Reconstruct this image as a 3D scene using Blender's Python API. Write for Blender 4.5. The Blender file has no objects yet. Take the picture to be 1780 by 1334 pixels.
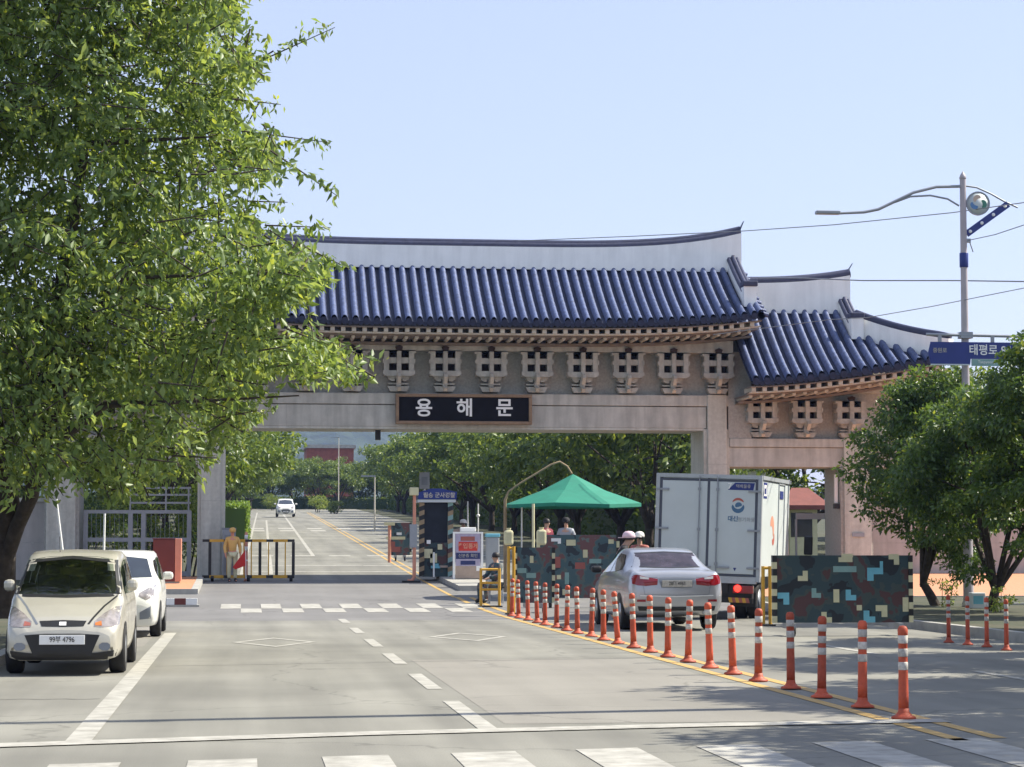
import bpy, bmesh, math, random
import numpy as np
from mathutils import Vector, Matrix
from mathutils.bvhtree import BVHTree
R = math.radians
scene = bpy.context.scene
COL = scene.collection

# ---------------------------------------------------------------- camera
EYE = 1.5; FPX = 4000.0
PITCH = math.atan(283/4000.0); YAW = math.atan(465/4000.0*math.cos(PITCH))
cam = bpy.data.cameras.new('camera'); camo = bpy.data.objects.new('camera', cam); COL.objects.link(camo)
camo.location = (0, 0, EYE); camo.rotation_euler = (R(90)+PITCH, 0, -YAW)
cam.sensor_width = 36; cam.lens = 36*FPX/1780; cam.clip_end = 6000; cam.clip_start = .1
scene.camera = camo
# ---------------------------------------------------------------- light
SUN_EL, SUN_AZ = 47, 82          # azimuth clockwise from +Y
w = bpy.data.worlds.new('World'); scene.world = w; w.use_nodes = True
nt = w.node_tree; bg = nt.nodes['Background']
sky = nt.nodes.new('ShaderNodeTexSky'); sky.sky_type = 'NISHITA'; sky.sun_disc = False
sky.sun_elevation = R(SUN_EL); sky.sun_rotation = R(SUN_AZ); sky.air_density = 1.0; sky.dust_density = .5; sky.ozone_density = 5.0
tn = nt.nodes.new('ShaderNodeVectorMath'); tn.operation = 'MULTIPLY'; tn.inputs[1].default_value = (1.04, .80, .755)
nt.links.new(sky.outputs[0], tn.inputs[0]); mxs = nt.nodes.new('ShaderNodeMix'); mxs.data_type = 'RGBA'; mxs.inputs[0].default_value = .62; mxs.inputs[7].default_value = (2.12, 2.42, 3.05, 1)   # thin even summer haze over the clear sky
nt.links.new(tn.outputs[0], mxs.inputs[6]); nt.links.new(mxs.outputs[2], bg.inputs[0]); bg.inputs[1].default_value = .148
sd = bpy.data.lights.new('sun', 'SUN'); sd.energy = 4.3; sd.angle = R(.5); sd.color = (1, .94, .80)
so = bpy.data.objects.new('sun', sd); COL.objects.link(so)
sv = Vector((math.sin(R(SUN_AZ))*math.cos(R(SUN_EL)), math.cos(R(SUN_AZ))*math.cos(R(SUN_EL)), math.sin(R(SUN_EL))))
so.rotation_euler = sv.to_track_quat('Z', 'Y').to_euler()
vs = scene.view_settings; vs.view_transform = 'Standard'; vs.look = 'None'; vs.gamma = 1; vs.use_curve_mapping = False
vs.exposure = 1.05
scene.cycles.max_bounces = 6; scene.cycles.transparent_max_bounces = 12; scene.cycles.volume_bounces = 0

# ---------------------------------------------------------------- geometry of the place
SL = .0255
def gz(Y):                        # height of the ground along the avenue
    if Y < 48.4: return 0.0
    if Y < 58.4: return SL*(Y-48.4)**2/20
    if Y < 300: return SL*(Y-53.4)
    t = min(Y-300, 150)
    return SL*(246.6 + t - t*t/300)
_f = Vector((math.sin(YAW)*math.cos(PITCH), math.cos(YAW)*math.cos(PITCH), math.sin(PITCH)))
_r = Vector((math.cos(YAW), -math.sin(YAW), 0)); _u = _r.cross(_f)
def at(px, py, Y):                # point of the place at road distance Y seen at photo pixel
    d = _f + _r*((px-890)/FPX) + _u*((667-py)/FPX)
    return Vector((0, 0, EYE)) + d*(Y/d.y)
def XA(px, Y, py=950): return at(px, py, Y).x
def ZA(py, Y, px=890): return at(px, py, Y).z

# ---------------------------------------------------------------- materials
def mat(name, c, rough=.6, metal=0, var=.12, scale=4, bump=0, coat=0, spec=.5, emit=None, detail=5, c2=None, bscale=None, stain=0, objvar=0):
    m = bpy.data.materials.new(name); m.use_nodes = True; t = m.node_tree; b = t.nodes['Principled BSDF']
    b.inputs['Roughness'].default_value = rough; b.inputs['Metallic'].default_value = metal
    b.inputs['Coat Weight'].default_value = coat; b.inputs['Specular IOR Level'].default_value = spec
    if coat: b.inputs['Coat Roughness'].default_value = .06
    if var or c2:
        tc = t.nodes.new('ShaderNodeTexCoord'); n = t.nodes.new('ShaderNodeTexNoise')
        n.inputs['Scale'].default_value = scale; n.inputs['Detail'].default_value = detail; n.inputs['Roughness'].default_value = .65
        r = t.nodes.new('ShaderNodeValToRGB'); r.color_ramp.elements[0].position = .32; r.color_ramp.elements[1].position = .7
        a = c2 or [x*(1-var) for x in c]; z = c if c2 else [min(1, x*(1+var)) for x in c]
        r.color_ramp.elements[0].color = (*a, 1); r.color_ramp.elements[1].color = (*z, 1)
        t.links.new(tc.outputs['Object'], n.inputs['Vector']); t.links.new(n.outputs['Fac'], r.inputs[0]); t.links.new(r.outputs[0], b.inputs['Base Color'])
        if bump:
            n2 = t.nodes.new('ShaderNodeTexNoise'); n2.inputs['Scale'].default_value = bscale or scale*6; n2.inputs['Detail'].default_value = 4
            t.links.new(tc.outputs['Object'], n2.inputs['Vector'])
            bp = t.nodes.new('ShaderNodeBump'); bp.inputs['Strength'].default_value = bump; bp.inputs['Distance'].default_value = .02
            t.links.new(n2.outputs['Fac'], bp.inputs['Height']); t.links.new(bp.outputs[0], b.inputs['Normal'])
    else: b.inputs['Base Color'].default_value = (*c, 1)
    def mulin(fac_socket, lo, hi, a0, a1):
        src = b.inputs['Base Color'].links[0].from_socket
        mr = t.nodes.new('ShaderNodeMapRange'); mr.inputs[1].default_value = lo; mr.inputs[2].default_value = hi; mr.inputs[3].default_value = a0; mr.inputs[4].default_value = a1
        t.links.new(fac_socket, mr.inputs[0]); sc_ = t.nodes.new('ShaderNodeVectorMath'); sc_.operation = 'SCALE'
        t.links.new(src, sc_.inputs[0]); t.links.new(mr.outputs[0], sc_.inputs['Scale']); t.links.new(sc_.outputs[0], b.inputs['Base Color'])
    if stain:
        mp = t.nodes.new('ShaderNodeMapping'); mp.inputs['Scale'].default_value = (2.6, 2.6, .28); t.links.new(tc.outputs['Object'], mp.inputs[0])
        n3 = t.nodes.new('ShaderNodeTexNoise'); n3.inputs['Scale'].default_value = 1.6; n3.inputs['Detail'].default_value = 7; t.links.new(mp.outputs[0], n3.inputs['Vector'])
        mulin(n3.outputs['Fac'], .36, .62, 1-stain, 1.04)
    if objvar:
        oi = t.nodes.new('ShaderNodeObjectInfo'); mulin(oi.outputs['Random'], 0, 1, 1-objvar, 1+objvar*.5)
    if emit:
        b.inputs['Emission Color'].default_value = (*emit[:3], 1); b.inputs['Emission Strength'].default_value = emit[3]
    return m
def leafmat(name, c, tr=.35):
    m = bpy.data.materials.new(name); m.use_nodes = True; t = m.node_tree; b = t.nodes['Principled BSDF']
    b.inputs['Base Color'].default_value = (*c, 1); b.inputs['Roughness'].default_value = .42; b.inputs['Specular IOR Level'].default_value = .45
    tl = t.nodes.new('ShaderNodeBsdfTranslucent'); tl.inputs[0].default_value = (min(1, c[0]*2.2), min(1, c[1]*1.9), c[2]*.9, 1)
    mx = t.nodes.new('ShaderNodeMixShader'); mx.inputs[0].default_value = tr
    t.links.new(b.outputs[0], mx.inputs[1]); t.links.new(tl.outputs[0], mx.inputs[2]); t.links.new(mx.outputs[0], t.nodes['Material Output'].inputs[0])
    return m
def asphalt(name, c, patch, streak):
    m = mat(name, c, .85, 0, .0001, 3, .0); t = m.node_tree; b = t.nodes['Principled BSDF']
    for n in [n for n in t.nodes if n.type in ('TEX_NOISE', 'VALTORGB')]: t.nodes.remove(n)
    tc = t.nodes['Texture Coordinate']
    def noise(sc, det, vec=None):
        n = t.nodes.new('ShaderNodeTexNoise'); n.inputs['Scale'].default_value = sc; n.inputs['Detail'].default_value = det
        t.links.new(vec or tc.outputs['Object'], n.inputs['Vector']); return n.outputs['Fac']
    mp = t.nodes.new('ShaderNodeMapping'); mp.inputs['Scale'].default_value = (1.6, .07, 1); t.links.new(tc.outputs['Object'], mp.inputs[0])
    def ramp(src, lo, hi, a, z):
        r = t.nodes.new('ShaderNodeMapRange'); r.inputs[1].default_value = lo; r.inputs[2].default_value = hi; r.inputs[3].default_value = a; r.inputs[4].default_value = z
        t.links.new(src, r.inputs[0]); return r.outputs[0]
    def mul(a, b_):
        x = t.nodes.new('ShaderNodeMath'); x.operation = 'MULTIPLY'; t.links.new(a, x.inputs[0]); t.links.new(b_, x.inputs[1]); return x.outputs[0]
    f = mul(ramp(noise(90, 3), .3, .7, .82, 1.18), ramp(noise(.35, 5), .35, .65, 1-patch, 1+patch))
    f = mul(f, ramp(noise(1, 4, mp.outputs[0]), .35, .65, 1-streak, 1+streak))
    vor = t.nodes.new('ShaderNodeTexVoronoi'); vor.feature = 'DISTANCE_TO_EDGE'; vor.inputs['Scale'].default_value = .22
    ws = t.nodes.new('ShaderNodeVectorMath'); ws.operation = 'ADD'
    nz = t.nodes.new('ShaderNodeTexNoise'); nz.inputs['Scale'].default_value = 1.2; nz.inputs['Detail'].default_value = 5
    t.links.new(tc.outputs['Object'], nz.inputs['Vector']); t.links.new(tc.outputs['Object'], ws.inputs[0]); t.links.new(nz.outputs['Color'], ws.inputs[1]); t.links.new(ws.outputs[0], vor.inputs['Vector'])
    f = mul(f, ramp(vor.outputs['Distance'], .001, .006, .72, 1))
    cm = t.nodes.new('ShaderNodeVectorMath'); cm.operation = 'SCALE'; cm.inputs[0].default_value = c; t.links.new(f, cm.inputs['Scale'])
    t.links.new(cm.outputs[0], b.inputs['Base Color'])
    return m
def camomat(name, sc, seed=0, k=1):
    m = mat(name, (.05, .07, .08), .7, 0, .1, 3); t = m.node_tree; b = t.nodes['Principled BSDF']
    tc = t.nodes['Texture Coordinate']; mp = t.nodes.new('ShaderNodeMapping'); mp.inputs['Location'].default_value = (seed, seed*2, seed*.7)
    t.links.new(tc.outputs['Object'], mp.inputs[0])
    n = t.nodes.new('ShaderNodeTexNoise'); n.inputs['Scale'].default_value = sc; n.inputs['Detail'].default_value = 3.5; t.links.new(mp.outputs[0], n.inputs['Vector'])
    r = t.nodes.new('ShaderNodeValToRGB'); r.color_ramp.interpolation = 'CONSTANT'; e = r.color_ramp.elements
    e[0].position = 0; e[0].color = (.02, .027, .034, 1); e[1].position = .43; e[1].color = (.04, .075, .085, 1)
    for p, cc in ((.53, (.065, .09, .085)), (.57, (.105, .05, .05)), (.66, (.09, .12, .11))):
        q = e.new(p); q.color = (*cc, 1)
    for q in e: q.color = (*[min(1, x*k) for x in q.color[:3]], 1)
    t.links.new(n.outputs['Fac'], r.inputs[0]); t.links.new(r.outputs[0], b.inputs['Base Color'])
    return m
M = {}
M['asphalt'] = asphalt('asphalt', (.192, .186, .160), .15, .14)
M['asphalt_dark'] = asphalt('asphalt_dark', (.165, .16, .155), .10, .06)
M['paint'] = mat('road_paint_white', (.62, .6, .54), .7, 0, 0, 6, 0, c2=(.36, .35, .31), detail=8)
M['paint'] = mat('road_paint_white', (.46, .445, .40), .8, scale=4, c2=(.25, .24, .21), detail=12)
M['paint_y'] = mat('road_paint_yellow', (.56, .34, .08), .7, scale=5, c2=(.40, .28, .12), detail=8)
M['earth'] = mat('earth', (.085, .075, .045), .95, scale=.8, c2=(.03, .045, .018), detail=9, bump=.4)
M['kerb'] = mat('kerb_concrete', (.36, .35, .32), .85, var=.22, scale=2, bump=.2)
M['brickpave'] = mat('brick_paving', (.52, .24, .13), .85, var=.14, scale=9, bump=.2)
M['granite'] = mat('granite_light', (.52, .52, .465), .75, var=.10, scale=9, bump=.15, bscale=60, stain=.18)
M['granite2'] = mat('granite_rough', (.37, .365, .335), .85, var=.2, scale=14, bump=.5, bscale=70, detail=10)
M['granite3'] = mat('granite_beam', (.49, .485, .44), .8, var=.10, scale=3, bump=.2, bscale=50, stain=.2)
M['brack'] = mat('painted_stone_bracket', (.43, .425, .385), .8, var=.16, scale=6, bump=.2, stain=.2)
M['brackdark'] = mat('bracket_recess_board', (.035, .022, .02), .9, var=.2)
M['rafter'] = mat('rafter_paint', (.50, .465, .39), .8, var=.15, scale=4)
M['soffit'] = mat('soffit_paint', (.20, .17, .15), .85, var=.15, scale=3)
M['pan'] = mat('pan_tile_shade', (.012, .017, .045), .7, var=.35, scale=4, bump=.3, bscale=16)  # valley shade between the round tiles painted in as a darker pan colour
M['tile'] = mat('blue_black_roof_tile', (.072, .098, .205), .5, var=.42, scale=7, bump=.4, bscale=22, spec=.5, detail=8)
M['tilecap'] = mat('ridge_tile', (.035, .04, .085), .45, var=.25, scale=6, bump=.4)
M['plaster'] = mat('ridge_plaster', (.88, .88, .85), .85, var=.04, scale=1.5, stain=.06)
M['pinkwall'] = mat('pink_granite_wall', (.43, .405, .385), .85, var=.07, scale=2, bump=.15, stain=.12)
M['sign_black'] = mat('name_board_black', (.008, .008, .011), .75, var=.2, spec=.15)
M['sign_gold'] = mat('name_board_frame', (.24, .155, .09), .5, var=.2, scale=6)
M['white'] = mat('white_lettering', (.82, .82, .8), .6, var=0)
M['orange'] = mat('bollard_orange', (.52, .085, .035), .6, var=.22, scale=14, objvar=.3, detail=9)
M['band'] = mat('reflective_band', (.50, .47, .42), .45, var=.28, scale=25, objvar=.25)
M['bark'] = mat('bark', (.055, .043, .034), .95, var=.4, scale=7, bump=.9, bscale=14)
M['steel'] = mat('grey_steel', (.30, .32, .35), .5, .3, var=.1, scale=3)
M['pole'] = mat('pole_cream', (.62, .57, .48), .5, var=.08, scale=2)
M['poledark'] = mat('pole_lilac_grey', (.40, .36, .38), .5, var=.1, scale=2)
M['navy'] = mat('sign_navy', (.012, .03, .19), .4, var=.08)
M['black'] = mat('black_plastic', (.012, .012, .013), .5, var=.2)
M['rubber'] = mat('tyre_rubber', (.018, .018, .019), .85, var=.25, scale=8)
M['rim'] = mat('wheel_rim', (.45, .46, .47), .35, .8, var=.1)
M['glass'] = mat('car_glass', (.012, .016, .018), .04, 0, var=.6, scale=2.2, spec=.8, coat=.6)
M['booth'] = mat('booth_window_dark', (.012, .017, .03), .35, var=.3, scale=3, spec=.3)
M['glass2'] = mat('tinted_glass', (.04, .03, .04), .2, 0, var=.5, scale=5, spec=.35)
M['silver'] = mat('silver_paint', (.43, .44, .47), .32, .55, var=.03, coat=.7)
M['beige'] = mat('champagne_paint', (.50, .475, .40), .38, .3, var=.04, coat=.6)
M['carwhite'] = mat('white_car_paint', (.74, .74, .70), .35, 0, var=.02, coat=.7)
M['boxwhite'] = mat('truck_box_white', (.54, .59, .60), .5, 0, var=.05, scale=1.2)
M['alu'] = mat('truck_frame_grey', (.22, .24, .27), .45, .4, var=.12)
M['seal'] = mat('door_seal_dark', (.07, .08, .11), .6, var=.1)
M['boxframe'] = mat('truck_frame_pale', (.42, .45, .48), .45, .3, var=.08)
M['lampred'] = mat('tail_lamp_red', (.25, .006, .012), .15, var=.1, coat=.8)
M['lampclear'] = mat('lamp_clear', (.55, .53, .5), .12, .2, var=.15, scale=14, coat=1)
M['lampdull'] = mat('lamp_lens_grey', (.30, .27, .26), .15, .1, var=.35, scale=11, coat=1)
M['lampamber'] = mat('lamp_amber', (.55, .17, .03), .2, var=.1, coat=.8)
M['brake'] = mat('brake_light_lit', (.6, .01, .01), .3, var=0, emit=(1, .03, .02, 2.2))
M['yellow'] = mat('safety_yellow', (.60, .33, .03), .5, var=.12, scale=6)
M['green'] = mat('parasol_green', (.012, .19, .125), .75, var=.10, scale=4)
M['brown'] = mat('brown_cabinet', (.14, .03, .025), .6, var=.12, scale=3)
M['salmon'] = mat('salmon_paint', (.62, .27, .18), .6, var=.08)
M['cream'] = mat('cream_paint', (.60, .57, .36), .7, var=.1)
M['cyan'] = mat('cyan_paint', (.16, .45, .55), .7, var=.1)
M['teal'] = mat('pale_teal_paint', (.22, .36, .34), .7, var=.1)
M['rust'] = mat('rust_red_paint', (.33, .10, .08), .7, var=.1)
M['camo'] = camomat('camouflage_paint', 1.9, 3.1, .78); M['camo3'] = camomat('camouflage_paint_pale', 2.4, 9.2, 1.4); M['camo2'] = camomat('camouflage_cloth', 9, 1.3)  # farther barriers get a paler mix of the same colours
M['brick'] = mat('red_brick', (.24, .075, .05), .9, var=.2, scale=2)
M['redroof'] = mat('red_brown_roof', (.20, .065, .055), .8, var=.15, scale=3)
M['haze_grey'] = mat('pale_concrete', (.34, .36, .37), .9, var=.15, scale=.3)
M['hill'] = mat('hill_forest', (.05, .075, .05), .95, scale=.05, c2=(.008, .018, .014), detail=14)
M['skin'] = mat('skin', (.45, .27, .19), .55, var=.05)
M['hair'] = mat('hair', (.012, .01, .01), .6, var=.2)
M['vest'] = mat('safety_vest', (.66, .40, .12), .7, var=.1)
M['redcloth'] = mat('red_cloth', (.5, .02, .015), .7, var=.1)
M['maroon'] = mat('maroon_cloth', (.16, .012, .03), .8, var=.1)
M['darkcloth'] = mat('dark_cloth', (.02, .02, .024), .85, var=.3, scale=12)
M['pinkcap'] = mat('pale_pink_cap', (.68, .50, .56), .7, var=.05)
M['whitecap'] = mat('white_helmet', (.75, .73, .68), .4, var=.05)
M['lavender'] = mat('poster_lavender', (.38, .34, .46), .6, var=.15, scale=6)
M['posternavy'] = mat('poster_navy', (.02, .03, .12), .6, var=.2, scale=9)
M['posterred'] = mat('poster_red', (.55, .04, .03), .6, var=.12, scale=12)
M['tan'] = mat('tan_board', (.40, .31, .25), .8, var=.12)
M['wood'] = mat('wood_post', (.30, .22, .13), .8, var=.2, scale=6)
LEAF = [leafmat('leaf_green', (.14, .215, .068), .43), leafmat('leaf_mid_green', (.205, .285, .115), .43), leafmat('leaf_deep_green', (.085, .14, .045), .4), leafmat('leaf_young_yellow', (.29, .36, .08), .42)]
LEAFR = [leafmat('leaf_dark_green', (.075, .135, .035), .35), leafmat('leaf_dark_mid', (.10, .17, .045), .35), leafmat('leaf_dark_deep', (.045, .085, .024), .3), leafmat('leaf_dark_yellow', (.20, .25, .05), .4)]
LEAFD = [leafmat('leaf_far_green', (.095, .15, .04)), leafmat('leaf_far_mid', (.13, .19, .05)), leafmat('leaf_far_deep', (.055, .10, .03)), leafmat('leaf_far_bright', (.2, .26, .06))]
LEAFH = [leafmat('hedge_bright', (.17, .27, .045), .35), leafmat('hedge_mid', (.085, .15, .03), .3)]

# ---------------------------------------------------------------- mesh helpers
class MB:
    def __init__(s): s.v = []; s.f = []; s.m = []; s.mats = []; s.cur = 0; s.sm = []
    def use(s, m):
        m = M[m] if isinstance(m, str) else m
        if m not in s.mats: s.mats.append(m)
        s.cur = s.mats.index(m); return s
    def add(s, vs, fs, smooth=False, T=None):
        n = len(s.v)
        s.v += [tuple(T @ Vector(p)) if T else tuple(p) for p in vs]
        for f in fs: s.f.append([i+n for i in f]); s.m.append(s.cur); s.sm.append(smooth)
        return s
    def box(s, x0, x1, y0, y1, z0, z1, T=None, bev=0):
        if x0 > x1: x0, x1 = x1, x0
        if y0 > y1: y0, y1 = y1, y0
        if z0 > z1: z0, z1 = z1, z0
        if bev:
            b = min(bev, (x1-x0)/2.1, (y1-y0)/2.1, (z1-z0)/2.1); bm = bmesh.new(); bmesh.ops.create_cube(bm, size=1)
            for v in bm.verts: v.co = Vector(((x0+x1)/2+v.co.x*(x1-x0), (y0+y1)/2+v.co.y*(y1-y0), (z0+z1)/2+v.co.z*(z1-z0)))
            bmesh.ops.bevel(bm, geom=bm.edges[:], offset=b, segments=2, affect='EDGES', profile=.5)
            bm.verts.index_update(); s.add([v.co for v in bm.verts], [[v.index for v in f.verts] for f in bm.faces], False, T); bm.free(); return s
        return s.add([(x0,y0,z0),(x1,y0,z0),(x1,y1,z0),(x0,y1,z0),(x0,y0,z1),(x1,y0,z1),(x1,y1,z1),(x0,y1,z1)],
                     [(0,3,2,1),(4,5,6,7),(0,1,5,4),(1,2,6,5),(2,3,7,6),(3,0,4,7)], False, T)
    def tube(s, pts, r, n=8, T=None, caps=True):
        pts = [Vector(p) for p in pts]; r = r if hasattr(r, '__len__') else [r]*len(pts); vs = []; fs = []
        ref = None
        for i, p in enumerate(pts):
            d = (pts[min(i+1, len(pts)-1)]-pts[max(i-1, 0)]).normalized()
            if ref is None: ref = Vector((1, 0, 0)) if abs(d.x) < .8 else Vector((0, 1, 0))
            a = (ref - d*ref.dot(d)).normalized(); ref = a; b = d.cross(a)
            vs += [p + a*(math.cos(2*math.pi*k/n)*r[i]) + b*(math.sin(2*math.pi*k/n)*r[i]) for k in range(n)]
        for i in range(len(pts)-1):
            for k in range(n): fs.append((i*n+k, i*n+(k+1) % n, (i+1)*n+(k+1) % n, (i+1)*n+k))
        s.add(vs, fs, True, T)
        if caps: s.add(vs[:n], [list(range(n))[::-1]], False, T); s.add(vs[-n:], [list(range(n))], False, T)
        return s
    def lathe(s, prof, n=16, T=None, smooth=True, caps=True):   # prof: (r,z)
        vs = []; fs = []
        for (r, z) in prof: vs += [(r*math.cos(2*math.pi*k/n), r*math.sin(2*math.pi*k/n), z) for k in range(n)]
        for i in range(len(prof)-1):
            for k in range(n): fs.append((i*n+k, i*n+(k+1) % n, (i+1)*n+(k+1) % n, (i+1)*n+k))
        if caps and prof[0][0] > .001: fs.append(tuple(range(n))[::-1])
        if caps and prof[-1][0] > .001: fs.append(tuple((len(prof)-1)*n+k for k in range(n)))
        return s.add(vs, fs, smooth, T)
    def prism(s, poly, axis, a, b, T=None):           # polygon in the two other axes, extruded a..b
        def P(u, v, t): return {'x': (t, u, v), 'y': (u, t, v), 'z': (u, v, t)}[axis]
        n = len(poly); vs = [P(u, v, a) for u, v in poly] + [P(u, v, b) for u, v in poly]
        return s.add(vs, [tuple(range(n)), tuple(range(n, 2*n))[::-1]] + [(i, (i+1) % n, n+(i+1) % n, n+i) for i in range(n)], False, T)
    def build(s, name, m=None, parent=None):
        me = bpy.data.meshes.new(name); me.from_pydata(s.v, [], s.f)
        if not s.mats: s.mats = [M[m] if isinstance(m, str) else m]
        for x in s.mats: me.materials.append(x)
        me.polygons.foreach_set('material_index', s.m); me.polygons.foreach_set('use_smooth', s.sm)
        bm = bmesh.new(); bm.from_mesh(me); bmesh.ops.recalc_face_normals(bm, faces=bm.faces); bm.to_mesh(me); bm.free()
        me.update()
        o = bpy.data.objects.new(name, me); COL.objects.link(o)
        if parent: o.parent = parent
        return o
def tag(o, label=None, cat=None, group=None, kind=None):
    if label: o['label'] = label
    if cat: o['category'] = cat
    if group: o['group'] = group
    if kind: o['kind'] = kind
    return o
def empty(name, loc, label, cat, group=None, rz=0, rot=None, sc=1):
    o = bpy.data.objects.new(name, None); COL.objects.link(o); o.location = loc
    o.rotation_euler = rot or (0, 0, rz); o.scale = (sc,)*3; o.empty_display_size = .2
    return tag(o, label, cat, group)
def kids(o): return [c for c in bpy.data.objects if c.parent == o]
def copy_tree(o, loc=None, label=None, rz=None, parent=None, sc=None):
    c = o.copy(); COL.objects.link(c); c.parent = parent
    if loc is not None: c.location = loc
    if label: c['label'] = label
    if rz is not None: c.rotation_euler = (0, 0, rz)
    if sc: c.scale = (sc,)*3
    for k in kids(o): copy_tree(k, parent=c)
    return c
def text(name, s, size, loc, m, parent=None, rot=(R(90), 0, 0), bold=0, align='CENTER', depth=.004, spacing=1, sx=1):
    c = bpy.data.curves.new('t', 'FONT'); c.body = s; c.size = size; c.align_x = align; c.align_y = 'CENTER'; c.offset = bold; c.extrude = depth; c.space_character = spacing
    t = bpy.data.objects.new('t', c); COL.objects.link(t); bpy.context.view_layer.update()
    me = bpy.data.meshes.new_from_object(t.evaluated_get(bpy.context.evaluated_depsgraph_get())); bpy.data.objects.remove(t)
    me.materials.clear(); me.materials.append(M[m]); o = bpy.data.objects.new(name, me); COL.objects.link(o)
    o.location = loc; o.rotation_euler = rot; o.scale = (sx, 1, 1)
    if parent: o.parent = parent
    return o
def struct(o): return tag(o, kind='structure')
def sheet(name, m, X0, X1, Ys, dz, drift=None, kind='structure', nx=1):
    b = MB(); vs = []; fs = []
    for Y in Ys:
        sh = drift(Y) if drift else 0
        for i in range(nx+1): vs.append(((X0+(X1-X0)*i/nx)+sh, Y, gz(Y)+dz))
    n = nx+1
    for j in range(len(Ys)-1):
        for i in range(nx): fs.append((j*n+i, j*n+i+1, (j+1)*n+i+1, (j+1)*n+i))
    b.add(vs, fs, True); o = b.build(name, m)
    if kind: tag(o, kind=kind)
    return o
def yr(a, b, st=2.0):
    n = max(1, int(math.ceil((b-a)/st))); return [a+(b-a)*i/n for i in range(n+1)]

# ---------------------------------------------------------------- ground, road, markings
YB = [-60, -20, 0, 20, 40, 48.4] + yr(49.4, 60, 1) + yr(65, 300, 12) + yr(310, 450, 15) + [600, 900, 1600, 3500]
sheet('ground', 'earth', -1500, 1500, YB, -.03)
drift = lambda Y: .008*max(0, Y-72)
sheet('road', 'asphalt', -3.0, 12.0, [-40, 0, 20, 40, 47], 0)
sheet('road_beyond_gate', 'asphalt_dark', -3.0, 12.2, yr(47, 71.5, 1), 0)
sheet('avenue_road', 'asphalt', -.9, 12.6, yr(71.5, 420, 4), 0, drift)
sheet('side_street', 'asphalt', 12.0, 60, [-40, 0, 8], 0)
def quad(b, pts): b.add([(x, y, gz(y)+z) for x, y, z in pts], [(0, 1, 2, 3)])
def line(name, m, X, wd, Y0, Y1, z=.005, dr=None):
    return sheet(name, m, X-wd/2, X+wd/2, yr(Y0, Y1, 1.5), z, dr)
line('lane_edge_line', 'paint', -1.26, .2, 18.0, 40.5)
b = MB()
for (a, e) in ((18.9, 22.4), (24.3, 27.2), (29.5, 32.4), (34.6, 37.4), (40.0, 42.6), (45.4, 47.8)):
    quad(b, [(1.92, a, .005), (2.08, a, .005), (2.08, e, .005), (1.92, e, .005)])
struct(b.build('lane_dashes', 'paint'))
M['asphalt_patch'] = asphalt('asphalt_patch', (.225, .212, .185), .10, .06)
b = MB()
for x0, x1, y0, y1 in ((2.2, 5.3, 19.5, 30.6), (-2.8, -1.5, 35, 46.5)): quad(b, [(x0, y0, .002), (x1, y0, .002), (x1, y1, .002), (x0, y1, .002)])
struct(b.build('road_repair_patch', 'asphalt_patch'))
M['tar'] = mat('tar_seam', (.05, .05, .05), .8, var=.2)
b = MB()
for x0, y0, x1, y1 in ((-1.1, 29.3, 5.3, 30.7), (-3, 23.2, -1.4, 23.1)):
    n_ = 14
    for i in range(n_):
        a = (x0+(x1-x0)*i/n_, y0+(y1-y0)*i/n_+.05*math.sin(i*1.9)); e = (x0+(x1-x0)*(i+1)/n_, y0+(y1-y0)*(i+1)/n_+.05*math.sin((i+1)*1.9)); dx, dy = e[0]-a[0], e[1]-a[1]; L_ = math.hypot(dx, dy); nx_, ny_ = -dy/L_*.012, dx/L_*.012
        quad(b, [(a[0]-nx_, a[1]-ny_, .004), (e[0]-nx_, e[1]-ny_, .004), (e[0]+nx_, e[1]+ny_, .004), (a[0]+nx_, a[1]+ny_, .004)])
struct(b.build('road_seam', 'tar'))
line('yellow_line', 'paint_y', 5.52, .13, 17.4, 60); line('yellow_line', 'paint_y', 5.88, .13, 17.6, 60)
line('lane_line', 'paint', 8.75, .13, 23.5, 27); line('lane_line', 'paint', 8.75, .13, 31.5, 35)
b = MB()
P = [(-3.0, 17.3), (-1.8, 17.62), (1.0, 18.4), (3.9, 18.95), (6.0, 19.2)]
for (x0, y0), (x1, y1) in zip(P, P[1:]): quad(b, [(x0, y0, .009), (x1, y1, .009), (x1, y1+.36, .009), (x0, y0+.36, .009)])
struct(b.build('stop_line', 'paint'))
b = MB()
for k in range(-3, 12):
    x = -.14+.94*k; t = 16.46+.2*(x+.14)
    quad(b, [(x-.24, t-4.2, .005), (x+.24, t-4.2, .005), (x+.24, t+.05, .005), (x-.24, t-.05, .005)])
struct(b.build('crosswalk', 'paint'))
b = MB(); w_ = .475
for k in range(13):
    x = -.55+w_*k
    for (a, e, ph) in ((52.0, 54.3, 1), (54.3, 56.8, 0)):
        if k % 2 == ph: quad(b, [(x, a, .006), (x+w_, a, .006), (x+w_, e, .006), (x, e, .006)])
struct(b.build('speed_hump_marking', 'paint'))
b = MB()
for (cx, cy) in ((XA(478, 36.4), 36.4), (XA(813, 38.2), 38.2)):
    hw, hh, t = .66, 1.75, .11; o4 = [(cx-hw, cy), (cx, cy-hh), (cx+hw, cy), (cx, cy+hh)]; i4 = [(cx-hw+t*1.2, cy), (cx, cy-hh+t*3.2), (cx+hw-t*1.2, cy), (cx, cy+hh-t*3.2)]
    for i in range(4):
        j = (i+1) % 4; quad(b, [(*o4[i], .005), (*o4[j], .005), (*i4[j], .005), (*i4[i], .005)])
struct(b.build('diamond_marking', 'paint'))
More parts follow.
